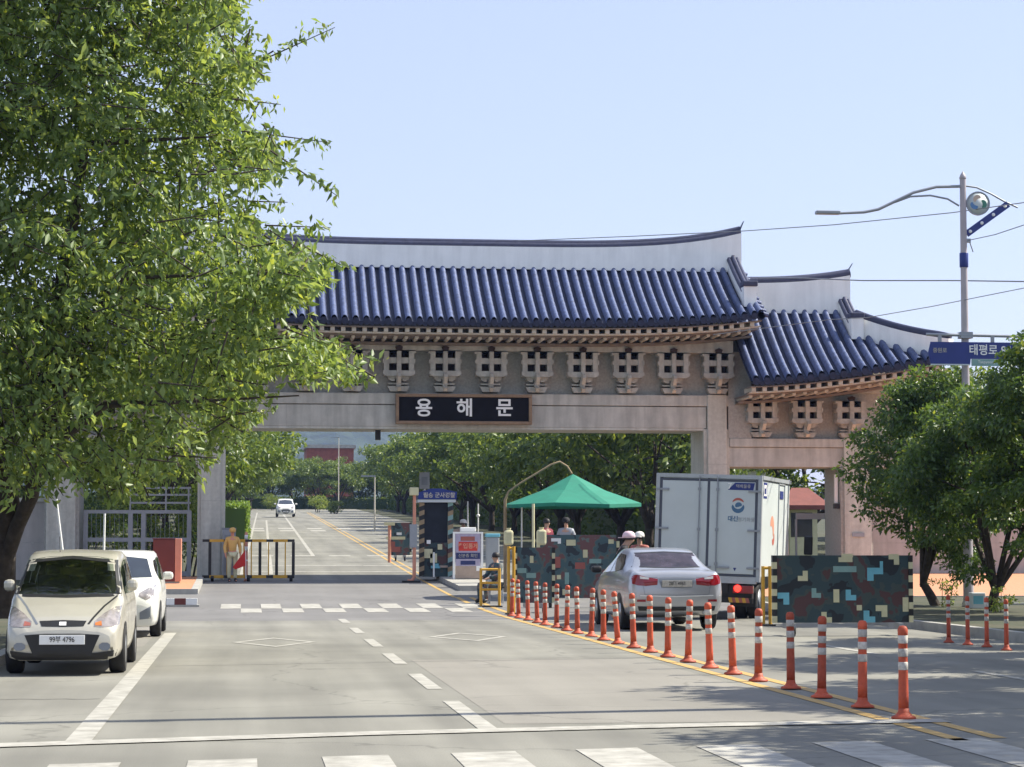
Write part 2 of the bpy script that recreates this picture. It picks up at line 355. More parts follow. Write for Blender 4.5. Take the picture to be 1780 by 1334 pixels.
# beyond the gate
line('lane_edge_line', 'paint', -.12, .13, 76, 260, .005, drift); line('lane_line', 'paint', .83, .16, 76, 98, .005, drift)
line('lane_line', 'paint', .83, .14, 106, 200, .005, drift); line('lane_line', 'paint', 2.65, .16, 96, 260, .005, drift)
line('yellow_line', 'paint_y', 5.45, .1, 60, 260, .005, drift); line('yellow_line', 'paint_y', 5.75, .1, 74, 260, .005, drift)
b = MB()
for Y, hh, k0, k1, st, ln in ((78, .5, 0, 30, .9, .9), (84, .55, 0, 22, 1, 1.0), (96, 1.2, 0, 14, 1.6, .9), (150, 4.0, 0, 9, 2.0, 1.0), (158, 4, 0, 9, 2.0, 1.0)):
    for k in range(k0, k1):
        x = .3+k*st
        if x+ln > 12 or (Y < 90 and x > 9): continue
        yo = .35 if (k % 2 and Y < 90) else 0
        quad(b, [(x, Y+yo, .006), (x+ln, Y+yo, .006), (x+ln, Y+yo+hh, .006), (x, Y+yo+hh, .006)])
struct(b.build('crossing_dashes', 'paint'))
# sidewalks and kerbs
def walk(name, X0, X1, Y0, Y1, m, kerbside, kw=.18):
    b = MB(); Ys = yr(Y0, Y1, 1.5)
    for a, e in zip(Ys, Ys[1:]):
        for (x0, x1, mm, h) in ((X0, X1-kw, m, .13), (X1-kw, X1, 'kerb', .14)) if kerbside == 'R' else ((X0, X0+kw, 'kerb', .14), (X0+kw, X1, m, .13)):
            b.use(mm); za, ze = gz(a), gz(e)
            b.add([(x0,a,za-.3),(x1,a,za-.3),(x1,e,ze-.3),(x0,e,ze-.3),(x0,a,za+h),(x1,a,za+h),(x1,e,ze+h),(x0,e,ze+h)], [(4,5,6,7),(0,1,5,4),(1,2,6,5),(2,3,7,6),(3,0,4,7)])
    b.use('kerb').box(X0, X1, Y0-.16, Y0-.002, gz(Y0)-.3, gz(Y0)+.14)
    return struct(b.build(name))
walk('sidewalk', -9, -3.0, -20, 62, 'earth', 'R')
walk('sidewalk', -4.6, XA(345, 62.3), 62.3, 71, 'brickpave', 'R')
walk('sidewalk', 12.2, 40, 8, 57, 'earth', 'L')
walk('sidewalk', 12.5, 60, 57.3, 73, 'brickpave', 'L')
walk('median_island', 5.95, 9.3, 64, 71.9, 'kerb', 'R')
rk = empty('wheel_stop', (XA(305, 55.5), 55.5, gz(55.5)), 'low brown and white block lying on the road below the orange paved corner', 'wheel stop')
b = MB()
for k in range(4): b.use('brown' if k % 2 == 0 else 'white').box(-.55+k*.27, -.28+k*.27, -.08, .08, 0, .2)
b.build('stop_body', parent=rk); MB().box(-.6, .58, -.1, .1, 0, .05).build('foot', 'kerb', rk)

# ---------------------------------------------------------------- gate building
GC = 6.94
gate = empty('monumental_gate', (GC, 72, gz(72)), 'wide granite gateway with dark blue tiled Korean roofs spanning the road', 'gate building')
GI = Matrix.Translation((-GC, -72, -gz(72)))
def gbuild(b, name, m=None, parent=None):
    b.v = [(x-GC, y-72, z-gz(72)) for x, y, z in b.v]; return b.build(name, m, parent or gate)
G0 = gz(72)-.3
BT, BB = ZA(685, 72, 900), ZA(743, 72, 900)
SBT, SBB = ZA(763, 72, 1380), ZA(812, 72, 1380)
mir = lambda x: 2*GC-x
XI, XO = 14.5, 15.32
for sgn in (1, -1):
    f = (lambda x: x) if sgn > 0 else mir
    b = MB(); b.use('granite').box(f(XI+.12), f(XO-.08), 71.97, 72.4, G0, BT+.02, bev=.02); b.use('granite').box(f(XI), f(XO+.02), 72.05, 74.2, G0, BB-.02, bev=.02)
    for z in (1.7, 2.9, 4.1): b.use('granite2').box(f(XI+.118), f(XO-.078), 71.966, 72.3, z, z+.012)
    gbuild(b, 'pillar')
    xa, xb = 18.95, 20.0
    b = MB(); b.use('granite').box(f(xa+.1), f(xb-.06), 71.95, 72.4, G0, SBT+.03, bev=.02); b.use('granite2').box(f(xa-.002), f(xb), 72.05, 74.1, G0, SBB-.01, bev=.01)
    gbuild(b, 'side_pillar')
    b = MB(); b.use('granite3').box(f(XO+.02), f(22.2), 72.08, 74.1, SBB, SBT-.28, bev=.01); b.box(f(XO+.02), f(22.0), 72.0, 74.15, SBT-.27, SBT, bev=.015)
    gbuild(b, 'side_beam')
    b = MB(); b.use('granite2').box(f(XO+.05), f(20.9), 72.28, 74.0, SBT+.002, 6.75); b.use('granite3').box(f(XO+.1), f(21.2), 72.12, 74.1, 6.42, 6.62)
    b.use('granite2').box(f(XO-.02), f(16.05), 72.02, 74.3, SBT+.004, 7.7)
    gbuild(b, 'side_upper_wall')
b = MB(); b.use('granite3').box(mir(XI)-.1, XI+.1, 72.08, 74.2, BB, BT-.37, bev=.02); b.box(mir(XO), XO, 72.03, 74.2, BT-.35, BT, bev=.02)
b.use('granite').box(mir(XI)-.02, XI+.02, 72.09, 74.1, BB-.07, BB-.002)
b.use('granite2')
for k in range(1, 8): b.box(mir(XI)+(XI-mir(XI))*k/8-.006, mir(XI)+(XI-mir(XI))*k/8+.006, 72.077, 72.2, BB, BT-.372)
gbuild(b, 'main_beam')
ZP0, ZP1 = ZA(612, 72), ZA(590, 72)
b = MB(); b.use('granite2').box(mir(XO+.1), XO+.1, 72.3, 74.2, BT+.003, ZP1+.2)
b.use('brack').box(mir(XO+.1), XO+.1, 71.75, 74.25, ZP0, ZP1, bev=.02)
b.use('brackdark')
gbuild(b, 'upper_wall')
def bracket(cx, z0, z1, name='bracket_set', yf=71.7):
    h = z1-z0; Z = lambda t: z0+t*h
    b = MB().use('brack')
    for s in (-1, 1):
        b.box(cx+s*.47, cx+s*.31, yf, 72.29, Z(.40), Z(1.0), bev=.01)
    b.box(cx-.07, cx+.07, yf-.05, 72.29, Z(.42), Z(1.0), bev=.01)
    b.box(cx-.31, cx+.31, yf+.03, 72.1, Z(.70), Z(.84)); b.prism([(cx-.38, Z(.385)), (cx+.38, Z(.385)), (cx+.5, Z(.44)), (cx+.5, Z(.52)), (cx-.5, Z(.52)), (cx-.5, Z(.44))], 'y', yf-.03, 72.0)
    for q in (-1, 1):
        b.prism([(cx+q*.465, Z(.68)), (cx+q*.51, Z(.72)), (cx+q*.51, Z(.79)), (cx+q*.465, Z(.82))], 'y', yf-.02, 72.1); b.prism([(cx+q*.12, Z(.27)), (cx+q*.22, Z(.27)), (cx+q*.34, Z(.335)), (cx+q*.12, Z(.335))], 'y', yf+.15, 72.2)
        b.prism([(cx+q*.465, Z(.93)), (cx+q*.53, Z(.96)), (cx+q*.53, Z(1.0)), (cx+q*.465, Z(1.0))], 'y', yf-.01, 72.1); b.box(cx-.31, cx+.31, yf+.02, 72.1, Z(.965), Z(1.0))
    b.prism([(cx-.3, Z(.33)), (cx+.3, Z(.33)), (cx+.36, Z(.392)), (cx-.36, Z(.392))], 'y', yf+.12, 72.25)
    b.prism([(cx-.07, Z(.14)), (cx+.07, Z(.14)), (cx+.08, Z(.392)), (cx-.08, Z(.392))], 'y', yf+.1, 72.28)
    b.prism([(cx-.26, Z(.02)), (cx+.26, Z(.02)), (cx+.35, Z(.15)), (cx-.35, Z(.15))], 'y', yf+.2, 72.29)
    b.prism([(cx-.3, Z(.19)), (cx+.3, Z(.19)), (cx+.34, Z(.23)), (cx-.34, Z(.23))], 'y', yf+.25, 72.29)
    b.use('rafter')
    b.prism([(yf-.22, Z(.44)), (yf-.30, Z(.36)), (yf-.12, Z(.2)), (yf+.12, Z(.3)), (yf+.12, Z(.44))], 'x', cx-.055, cx+.055)
    b.prism([(yf+.02, Z(.14)), (yf-.1, Z(.10)), (yf+.02, Z(.02)), (yf+.2, Z(.02)), (yf+.2, Z(.14))], 'x', cx-.055, cx+.055)
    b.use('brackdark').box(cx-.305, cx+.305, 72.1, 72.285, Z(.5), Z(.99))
    b.prism([(cx-.09, Z(1.02)), (cx+.09, Z(1.02)), (cx+.12, Z(1.1)), (cx, Z(1.14)), (cx-.12, Z(1.1))], 'y', 71.66, 71.8)
    return gbuild(b, name)
ZE = ZA(612, 71.7)
for k in range(12): bracket(14.94-1.4545*k, BT+.02, ZE)
SZ0, SZ1 = SBT+.02, ZA(697, 71.7, 1380)
for sgn in (1, -1):
    for x in (16.35, 17.8, 19.25): bracket(x if sgn > 0 else mir(x), SZ0, SZ1)

def roofZ(t, ze, zr): return ze+(zr-ze)*(.80*t+.20*t*t)
tr_ = random.Random(3)
def tile_roof(parent, x0, x1, ye, yrd, ze, zr, liftf, sp, hipx=None, f=lambda x: x, top_y=None):
    """front and back slopes with round tiles; liftf(x) raises the eave, hipx = corner x of a hip"""
    root = MB().use('tile'); ns = 22
    xs = []; x = x0
    while x < x1-.001: xs.append(x); x += sp
    xs.append(x1)
    def tmax(x): return 1.0 if hipx is None or x <= hipx[0] else max(.02, (hipx[1]-x)/(yrd-ye))
    def pt(x, t, side):
        y = ye+(yrd-ye)*t; z = roofZ(t, ze+liftf(x), zr+liftf(x)*.25*(0 if hipx else 1))
        return (f(x), y if side > 0 else 2*yrd-y, z)
    for side in (1, -1):
        for a, e in zip(xs, xs[1:]):
            vs = []; 
            for i in range(ns+1):
                vs.append(pt(a, tmax(a)*i/ns, side)); vs.append(pt(e, tmax(e)*i/ns, side))
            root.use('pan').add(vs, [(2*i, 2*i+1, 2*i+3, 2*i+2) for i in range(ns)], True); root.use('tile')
        for a in xs[:-1] if hipx else xs:
            xc = (a+sp*.5 if a+sp*.5 < x1 else x1-.05)+tr_.uniform(-.008, .008)
            if tmax(xc) < .08: continue
            vs = []; fs = []; m = 7; rad = sp*.30
            for i in range(ns+1):
                p = Vector(pt(xc, tmax(xc)*i/ns, side))
                for k in range(m):
                    an = math.pi*k/(m-1); wob = 1.0+.10*((i % 2) == 0)
                    vs.append((p.x+math.cos(an)*rad*(1+.5*(wob-1)), p.y, p.z+math.sin(an)*rad*1.7*wob+.005))
            for i in range(ns):
                for k in range(m-1): fs.append((i*m+k, i*m+k+1, (i+1)*m+k+1, (i+1)*m+k))
            root.add(vs, fs, True)
            p = Vector(pt(xc, 0, side)); s_ = -1 if side > 0 else 1
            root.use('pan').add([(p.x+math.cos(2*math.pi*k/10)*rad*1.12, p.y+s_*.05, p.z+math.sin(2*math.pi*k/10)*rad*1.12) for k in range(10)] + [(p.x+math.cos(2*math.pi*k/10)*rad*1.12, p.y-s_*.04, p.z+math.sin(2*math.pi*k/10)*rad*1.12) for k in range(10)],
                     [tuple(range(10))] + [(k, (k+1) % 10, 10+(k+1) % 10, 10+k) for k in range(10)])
            q = Vector(pt(min(xc+sp*.5, x1), 0, side))
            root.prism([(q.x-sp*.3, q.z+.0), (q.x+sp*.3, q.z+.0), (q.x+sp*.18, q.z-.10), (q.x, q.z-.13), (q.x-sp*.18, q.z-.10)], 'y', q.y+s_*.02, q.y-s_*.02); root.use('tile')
    o = gbuild(root, 'roof', parent=parent); return o, pt, tmax
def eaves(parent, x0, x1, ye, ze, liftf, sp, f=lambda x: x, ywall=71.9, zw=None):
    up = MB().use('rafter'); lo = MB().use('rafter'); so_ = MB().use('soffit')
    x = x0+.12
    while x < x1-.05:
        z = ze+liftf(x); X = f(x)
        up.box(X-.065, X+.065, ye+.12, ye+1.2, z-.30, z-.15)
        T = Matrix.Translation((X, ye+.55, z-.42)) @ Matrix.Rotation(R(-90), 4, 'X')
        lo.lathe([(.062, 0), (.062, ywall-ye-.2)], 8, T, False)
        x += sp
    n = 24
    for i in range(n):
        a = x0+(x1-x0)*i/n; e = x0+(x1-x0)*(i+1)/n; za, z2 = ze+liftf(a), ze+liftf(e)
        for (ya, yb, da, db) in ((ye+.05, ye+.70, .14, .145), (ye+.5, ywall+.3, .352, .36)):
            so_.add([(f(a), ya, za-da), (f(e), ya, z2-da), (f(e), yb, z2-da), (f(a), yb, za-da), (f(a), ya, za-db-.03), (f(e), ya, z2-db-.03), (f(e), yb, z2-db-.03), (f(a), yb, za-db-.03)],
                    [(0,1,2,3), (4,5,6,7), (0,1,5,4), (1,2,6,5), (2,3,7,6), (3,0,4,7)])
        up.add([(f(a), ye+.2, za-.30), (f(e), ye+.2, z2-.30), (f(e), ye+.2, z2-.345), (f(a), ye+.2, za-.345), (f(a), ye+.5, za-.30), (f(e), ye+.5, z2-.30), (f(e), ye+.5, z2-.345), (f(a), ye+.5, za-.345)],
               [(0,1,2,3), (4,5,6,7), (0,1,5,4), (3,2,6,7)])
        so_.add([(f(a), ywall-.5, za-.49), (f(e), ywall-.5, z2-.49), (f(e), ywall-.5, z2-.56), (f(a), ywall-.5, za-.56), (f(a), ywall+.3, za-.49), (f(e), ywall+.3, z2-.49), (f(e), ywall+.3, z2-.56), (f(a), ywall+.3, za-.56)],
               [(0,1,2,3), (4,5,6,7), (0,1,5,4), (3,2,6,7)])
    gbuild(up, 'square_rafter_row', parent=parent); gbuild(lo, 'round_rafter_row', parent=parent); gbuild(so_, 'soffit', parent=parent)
def strip(mb, pts, thick, h0, h1, axis='y'):
    """a wall following pts, thick across, from h0 to h1 above the points"""
    vs = []; fs = []
    for i, p in enumerate(pts):
        p = Vector(p); d = Vector(pts[min(i+1, len(pts)-1)])-Vector(pts[max(i-1, 0)]); n = Vector((-d.y, d.x, 0)).normalized()*thick/2
        for s, h in ((-1, h0), (1, h0), (1, h1), (-1, h1)): vs.append(p+n*s+Vector((0, 0, h)))
    for i in range(len(pts)-1):
        for k in range(4): fs.append((i*4+k, i*4+(k+1) % 4, i*4+4+(k+1) % 4, i*4+4+k))
    fs += [(0, 1, 2, 3), tuple(len(vs)-4+k for k in range(4))]
    mb.add(vs, fs)
def capstrip(mb, pts, h, rad=.13):
    mb.tube([Vector(p)+Vector((0, 0, h)) for p in pts], rad, 8)
YE, YR_ = 69.9, 73.3
zme = ZA(562, YE, 900); zmr = ZA(466, YR_, 850)
hw = 16.0-GC
lm = lambda x: .34*abs((x-GC)/hw)**3.8
# main roof
mo, mpt, _ = tile_roof(None, mir(15.95), 15.95, YE, YR_, zme, zmr, lm, .326)
eaves(mo, mir(15.95), 15.95, YE, zme, lm, .326, zw=None)
b1 = MB().use('plaster'); b2 = MB().use('tilecap')
rp = []
for i in range(33):
    x = mir(16.0)+(32/2-0)*0+(16.0-mir(16.0))*i/32; rp.append((x, YR_, zmr+.10+.0*lm(x)))
RW = ZA(430, YR_, 850)-zmr-.1
vs = []; fs = []
for i, (x, y, z) in enumerate(rp):
    top = z+RW+.56*abs((x-GC)/hw)**4.2
    for s, zz in ((-1, z-.15), (1, z-.15), (1, top), (-1, top)): vs.append((x, y+s*.2, zz))
for i in range(len(rp)-1):
    for k in range(4): fs.append((i*4+k, i*4+(k+1) % 4, i*4+4+(k+1) % 4, i*4+4+k))
fs += [(0, 1, 2, 3), tuple(len(vs)-4+k for k in range(4))]
b1.add(vs, fs)
capl = [(x, y, z+RW+.56*abs((x-GC)/hw)**4.2) for x, y, z in rp]
for d, rr in ((.05, .2), (.15, .14)): b2.tube([(x, y, z+d) for x, y, z in capl], rr*.75, 8)
b2.prism([(15.95, capl[-1][2]+.0), (16.12, capl[-1][2]+.42), (16.0, capl[-1][2]+.2), (15.7, capl[-1][2]+.1)], 'y', YR_-.12, YR_+.12)
rw = gbuild(b1, 'ridge_wall', parent=mo); gbuild(b2, 'ridge_cap', parent=mo)
def gable_ridge(x, pt, sgn, parent, t0=.30, wall=.30, f=lambda x: x):
    """sloping gable ridge: white wall with dark cap from the top ridge down to t0, ended by a white block"""
    for side in (1, -1):
        a = MB().use('plaster'); c = MB().use('tilecap'); pts = [pt(x, t0+(1.0-t0)*i/10, side) for i in range(11)]
        strip(a, pts, .36, .0, wall+.05)
        e = Vector(pts[0]); s_ = -1 if side > 0 else 1
        a.box(e.x-.2, e.x+.2, e.y+s_*.36, e.y-s_*.1, e.z-.12, e.z+wall+.22)
        c.box(e.x-.24, e.x+.24, e.y+s_*.42, e.y-s_*.1, e.z+wall+.222, e.z+wall+.40, bev=.04)
        for dx in (-.13, .0, .13): c.tube([Vector(p)+Vector((dx, 0, wall+.10+(.07 if dx == 0 else 0))) for p in pts], .085, 6)
        gbuild(a, 'gable_ridge_wall', parent=parent); gbuild(c, 'gable_ridge_cap', parent=parent)
gable_ridge(15.72, mpt, 1, mo); gable_ridge(mir(15.72), mpt, -1, mo)
for sgn in (1, -1):       # gable end walls of the main roof and short tiles over the edge
    f = (lambda x: x) if sgn > 0 else mir
    b = MB().use('granite2'); pr = [(mpt(15.9, t, 1)[1], mpt(15.9, t, 1)[2]-.12) for t in (.12, .4, .7, 1)]; pr2 = [(mpt(15.9, t, -1)[1], mpt(15.9, t, -1)[2]-.12) for t in (.7, .4, .12)]
    b.prism(pr+pr2, 'x', f(15.6), f(15.75)); gbuild(b, 'gable_wall', parent=mo)
    for i in range(10):
        for side in (1, -1):
            b = MB().use('tile'); p = Vector(mpt(15.95, .02+i*.098, side)); b.tube([(f(p.x-.05), p.y, p.z+.05), (f(p.x+.2), p.y, p.z-.03)], .075, 8)
            gbuild(b, 'verge_tile', parent=mo)
# side roofs
YES, ZSE = 69.6, ZA(664, 69.6, 1330); ZSR = ZA(541, 73.3, 1400)
ls = lambda x: .82*(max(0, x-15.5)/6.5)**1.5
for sgn in (1, -1):
    f = (lambda x: x) if sgn > 0 else mir
    o, spt, tm = tile_roof(None, 15.5, 21.9, YES, 73.3, ZSE, ZSR, ls, .345, hipx=(19.55, 21.95), f=f)
    eaves(o, 15.5, 21.8, YES, ZSE, ls, .345, f, zw=None)
    b1 = MB().use('plaster'); b2 = MB().use('tilecap')
    n = 12; RS = ZA(495, 73.3, 1400)-ZSR
    zt = lambda x: ZSR+RS+.28*(max(0, x-15.6)/3.9)**2.5
    vs = []; fs = []
    for i in range(n+1):
        x = 15.6+(19.62-15.6)*i/n
        for s, zz in ((-1, ZSR-.1), (1, ZSR-.1), (1, zt(x)), (-1, zt(x))): vs.append((f(x), 73.3+s*.19, zz))
    for i in range(n):
        for k in range(4): fs.append((i*4+k, i*4+(k+1) % 4, i*4+4+(k+1) % 4, i*4+4+k))
    fs += [tuple(len(vs)-4+k for k in range(4))]; b1.add(vs, fs)
    b2.tube([(f(15.6+4.05*i/n), 73.3, zt(15.6+4.05*i/n)+.08) for i in range(n+1)], .15, 8)
    b2.prism([(f(19.5), zt(19.6)), (f(19.75), zt(19.6)+.42), (f(19.6), zt(19.6)+.2), (f(19.3), zt(19.6)+.1)], 'y', 73.2, 73.4)
    gbuild(b1, 'ridge_wall', parent=o); gbuild(b2, 'ridge_cap', parent=o)
    gable_ridge(19.42, lambda x, t, s: spt(x, t, s), sgn, o, t0=.62, wall=.34)
    for side in (1, -1):
        a = MB().use('plaster'); c = MB().use('tilecap'); pts = []
        for i in range(9):
            x = 19.5+(21.9-19.5)*i/8; t = (21.95-x)/(73.3-YES); p = Vector(spt(x, t, side)); pts.append(p)
        strip(a, pts, .3, -.15, .58); c.tube([p+Vector((0, 0, .66)) for p in pts], [.13]*8+[.09], 8)
        gbuild(a, 'hip_ridge_wall', parent=o); gbuild(c, 'hip_ridge_cap', parent=o)
    # end slope of the hip
    b = MB().use('tile'); vs = []; m = 8
    for side in (1, -1):
        for i in range(m+1):
            x = 19.6+(21.95-19.6)*i/m; t = (21.95-x)/(73.3-YES); vs.append(spt(x, t, side))
    b.add(vs, [(i, i+1, m+2+i, m+1+i) for i in range(m)], True)
    for j in range(1, 20):
        u = j/20; yy = YES+(2*(73.3-YES))*u; k = min(1, 2*min(u, 1-u)*(73.3-YES)/(2.35)); 
        lo_ = Vector(spt(21.9, .015, 1)); hi = Vector(spt(19.6, .635, 1))
        b.tube([(lo_.x, yy, lo_.z+.03), (lo_.x+(hi.x-lo_.x)*k, yy, lo_.z+(hi.z-lo_.z)*k+.03)], .085, 6)
    gbuild(b, 'end_slope', parent=o)
    b = MB().use('granite2'); b.prism([(71.9, spt(19.55, .62, 1)[2]-.1), (73.3, ZSR), (74.7, spt(19.55, .62, 1)[2]-.1)], 'x', f(19.5), f(19.62)); gbuild(b, 'gable_wall', parent=o)
# name board
p0, p1 = at(688, 737, 71.75), at(925, 686, 71.75)
nb = MB(); cx, cz = (p0.x+p1.x)/2, (p0.z+p1.z)/2; hwid, hht = (p1.x-p0.x)/2, (p1.z-p0.z)/2
nb.use('sign_black').box(cx-hwid+.06, cx+hwid-.06, 71.82, 72.0, cz-hht+.06, cz+hht-.06)
nbo = gbuild(nb, 'name_board'); nbo['label'] = 'black name board with white Korean lettering in a brown frame'
fr = MB().use('sign_gold'); t = .1
for a in ((cx-hwid, cx+hwid, cz-hht, cz-hht+t), (cx-hwid, cx+hwid, cz+hht-t, cz+hht), (cx-hwid, cx-hwid+t, cz-hht+t+.001, cz+hht-t-.001), (cx+hwid-t, cx+hwid, cz-hht+t+.001, cz+hht-t-.001)):
    fr.box(a[0], a[1], 71.76, 71.98, a[2], a[3], bev=.015)
gbuild(fr, 'board_frame', parent=nbo)
for ch, px in (('용', 737), ('해', 808), ('문', 877)):
    q = at(px, 711, 71.8); text('letter', ch, .60, (q.x-GC, 71.805-72, q.z-gz(72)), 'white', nbo, bold=.012, depth=.014)
# camera box hung under the beam
hb = MB().use('black'); q = at(657, 746, 73); hb.box(q.x-.08, q.x+.08, 72.9, 73.2, q.z-.35, BB-.03)
tag(gbuild(hb, 'hanging_camera'), None)

# ---------------------------------------------------------------- vegetation
def leaves(name, pts, dirs, L, mats, probs, seed, parent=None, wid=.26, droop=.5, T=None):
    rg = np.random.default_rng(seed); n = len(pts); pts = np.asarray(pts, float)
    a = np.asarray(dirs, float)*.6 + rg.normal(size=(n, 3))*.55; a[:, 2] -= droop; a /= np.linalg.norm(a, axis=1)[:, None]+1e-9
    u = rg.normal(size=(n, 3)); u[:, 2] += .6*0; b = np.cross(a, u); b /= np.linalg.norm(b, axis=1)[:, None]+1e-9; c = np.cross(a, b)
    l = (L*rg.uniform(.45, 1.25, n))[:, None]
    V = np.empty((n, 4, 3)); V[:, 0] = pts; V[:, 1] = pts+a*l*.42+b*l*wid+c*l*.07; V[:, 2] = pts+a*l+c*l*-.05; V[:, 3] = pts+a*l*.42-b*l*wid+c*l*.07
    me = bpy.data.meshes.new(name); me.vertices.add(4*n); me.vertices.foreach_set('co', V.reshape(-1))
    idx = np.arange(n)[:, None]*4; F = np.concatenate([idx+np.array([[0, 1, 2]]), idx+np.array([[0, 2, 3]])], 1).reshape(-1)
    me.loops.add(6*n); me.loops.foreach_set('vertex_index', F.astype(np.int32)); me.polygons.add(2*n)
    me.polygons.foreach_set('loop_start', np.arange(0, 6*n, 3, dtype=np.int32)); me.polygons.foreach_set('loop_total', np.full(2*n, 3, dtype=np.int32))
    mi = rg.choice(len(mats), n, p=probs); 
    for m in mats: me.materials.append(m)
    me.update(calc_edges=True); me.polygons.foreach_set('material_index', np.repeat(mi, 2).astype(np.int32)); me.validate(); me.update()
    o = bpy.data.objects.new(name, me); COL.objects.link(o)
    if parent: o.parent = parent
    return o
def crown_points(rg, centers, rad, n, flat=.5):
    centers = np.asarray(centers); k = rg.integers(0, len(centers), n); d = rg.normal(size=(n, 3)); d /= np.linalg.norm(d, axis=1)[:, None]
    r = rg.uniform(.3, 1, n)**.6; off = d*(r*rad*rg.uniform(.7, 1.2, n))[:, None]; off[:, 2] *= flat
    return centers[k]+off, d
def tree(name, loc, label, H, cr, tr, leaf, nl, seed, cb=.32, nc=70, mats=LEAFD, lean=0, group=None, cat='tree', probs=(.35, .3, .25, .1), clump=.55, flat=.45, hollow=.55):
    root = empty(name, loc, label, cat, group); rg = np.random.default_rng(seed); rnd = random.Random(seed)
    zc = H*(cb+1)/2; rz = H*(1-cb)/2; C = []
    while len(C) < nc:
        d = rg.normal(size=3); d /= np.linalg.norm(d); r = rg.uniform(hollow, 1)
        if d[2] < -.45 and rg.random() < .7: continue
        C.append((d[0]*cr*r*rg.uniform(.85, 1.1), d[1]*cr*r*rg.uniform(.85, 1.1), zc+d[2]*rz*r))
    b = MB().use('bark'); fork = H*cb*.75; top = Vector((lean, 0, fork))
    b.tube([(0, 0, -.2), (0, 0, .05), (lean*.4, 0, fork*.5), top], [tr*1.5, tr*1.15, tr, tr*.85], 9)
    for i in range(6):
        c = Vector(C[rnd.randrange(len(C))]); mid = top.lerp(c, .5)+Vector((rnd.uniform(-.2, .2), rnd.uniform(-.2, .2), .25)); b.tube([top-Vector((0, 0, .1)), mid, c], [tr*.65, tr*.4, tr*.12], 7)
        for j in range(3):
            e = Vector(C[rnd.randrange(len(C))]); 
            if (e-mid).length < cr*1.1: b.tube([mid, mid.lerp(e, .6)+Vector((0, 0, .1)), e], [tr*.3, tr*.18, tr*.06], 5)
    b.build('trunk', parent=root)
    pts, d = crown_points(rg, C, clump, nl, flat)
    leaves('crown', pts, d, leaf, mats, probs, seed+1, root)
    return root
# far rows along the avenue (few prototypes, copied)
protoT = [tree('cherry_tree', (0, -900, 0), 'x', 7.2, 4.3, .17, .29, 12500, 11+i, cb=.22, nc=120, clump=.72) for i in range(4)]
rnd = random.Random(5)
ORD = ['first', 'second', 'third', 'fourth', 'fifth', 'sixth', 'seventh', 'eighth', 'ninth', 'tenth', 'eleventh', 'twelfth', 'thirteenth', 'fourteenth', 'fifteenth', 'sixteenth', 'seventeenth', 'eighteenth', 'nineteenth', 'twentieth', 'twenty-first', 'twenty-second', 'twenty-third', 'twenty-fourth']
used = set()
def place(i, x, y, sc, label, group):
    p = protoT[i % 4]; rz = rnd.uniform(0, 6.28)
    if i % 4 in used: o = copy_tree(p, (x, y, gz(y)-.05), label, rz, sc=sc)
    else: used.add(i % 4); o = p; o.location = (x, y, gz(y)-.05); o.rotation_euler = (0, 0, rz); o.scale = (sc,)*3; o['label'] = label
    o['group'] = group
    return o
k = 0
for j, y in enumerate([92, 101, 110, 120, 131, 142, 154, 167, 181, 196, 212, 230, 250, 272]):
    place(k, 16.0+drift(y)+rnd.uniform(-.4, .4), y, 1.08+rnd.uniform(-.08, .12), 'green cherry tree on the right side of the avenue, %s one beyond the gateway' % ORD[j], 'trees right of the avenue'); k += 1
for j, y in enumerate([96, 108, 121, 136, 152, 170, 190, 212, 236, 262, 288]):
    place(k, -4.2+drift(y)+rnd.uniform(-.3, .5)+(1.2 if y > 130 else 0), y, 1.12+rnd.uniform(-.08, .15), 'green cherry tree on the left side of the avenue, %s one beyond the gateway' % ORD[j], 'trees left of the avenue'); k += 1
for j, (x, y, sc) in enumerate([(25, 100, 1.2), (23, 118, 1.3), (25, 140, 1.3), (33, 112, 1.3), (38, 130, 1.5), (24, 165, 1.4)]):
    place(k, x, y, sc, 'tall green tree in the grove right of the avenue row, %s from the gate' % ORD[j], 'trees in the grove behind the right row'); k += 1
for j, (x, y, sc) in enumerate([(-8.5, 82, 1.15), (-14, 90, 1.4), (-11, 105, 1.4), (-18, 84, 1.3)]):
    place(k, x, y, sc, 'leafy tree behind the left side gate, %s from the fence' % ORD[j], 'trees behind the left side gate'); k += 1
for j in range(12):
    x = -8+j*2.9; place(k, x, 300+rnd.uniform(-2, 10), .90+rnd.uniform(0, .08), 'distant green tree closing the end of the avenue, %s from the left' % ORD[j], 'trees at the end of the avenue'); k += 1
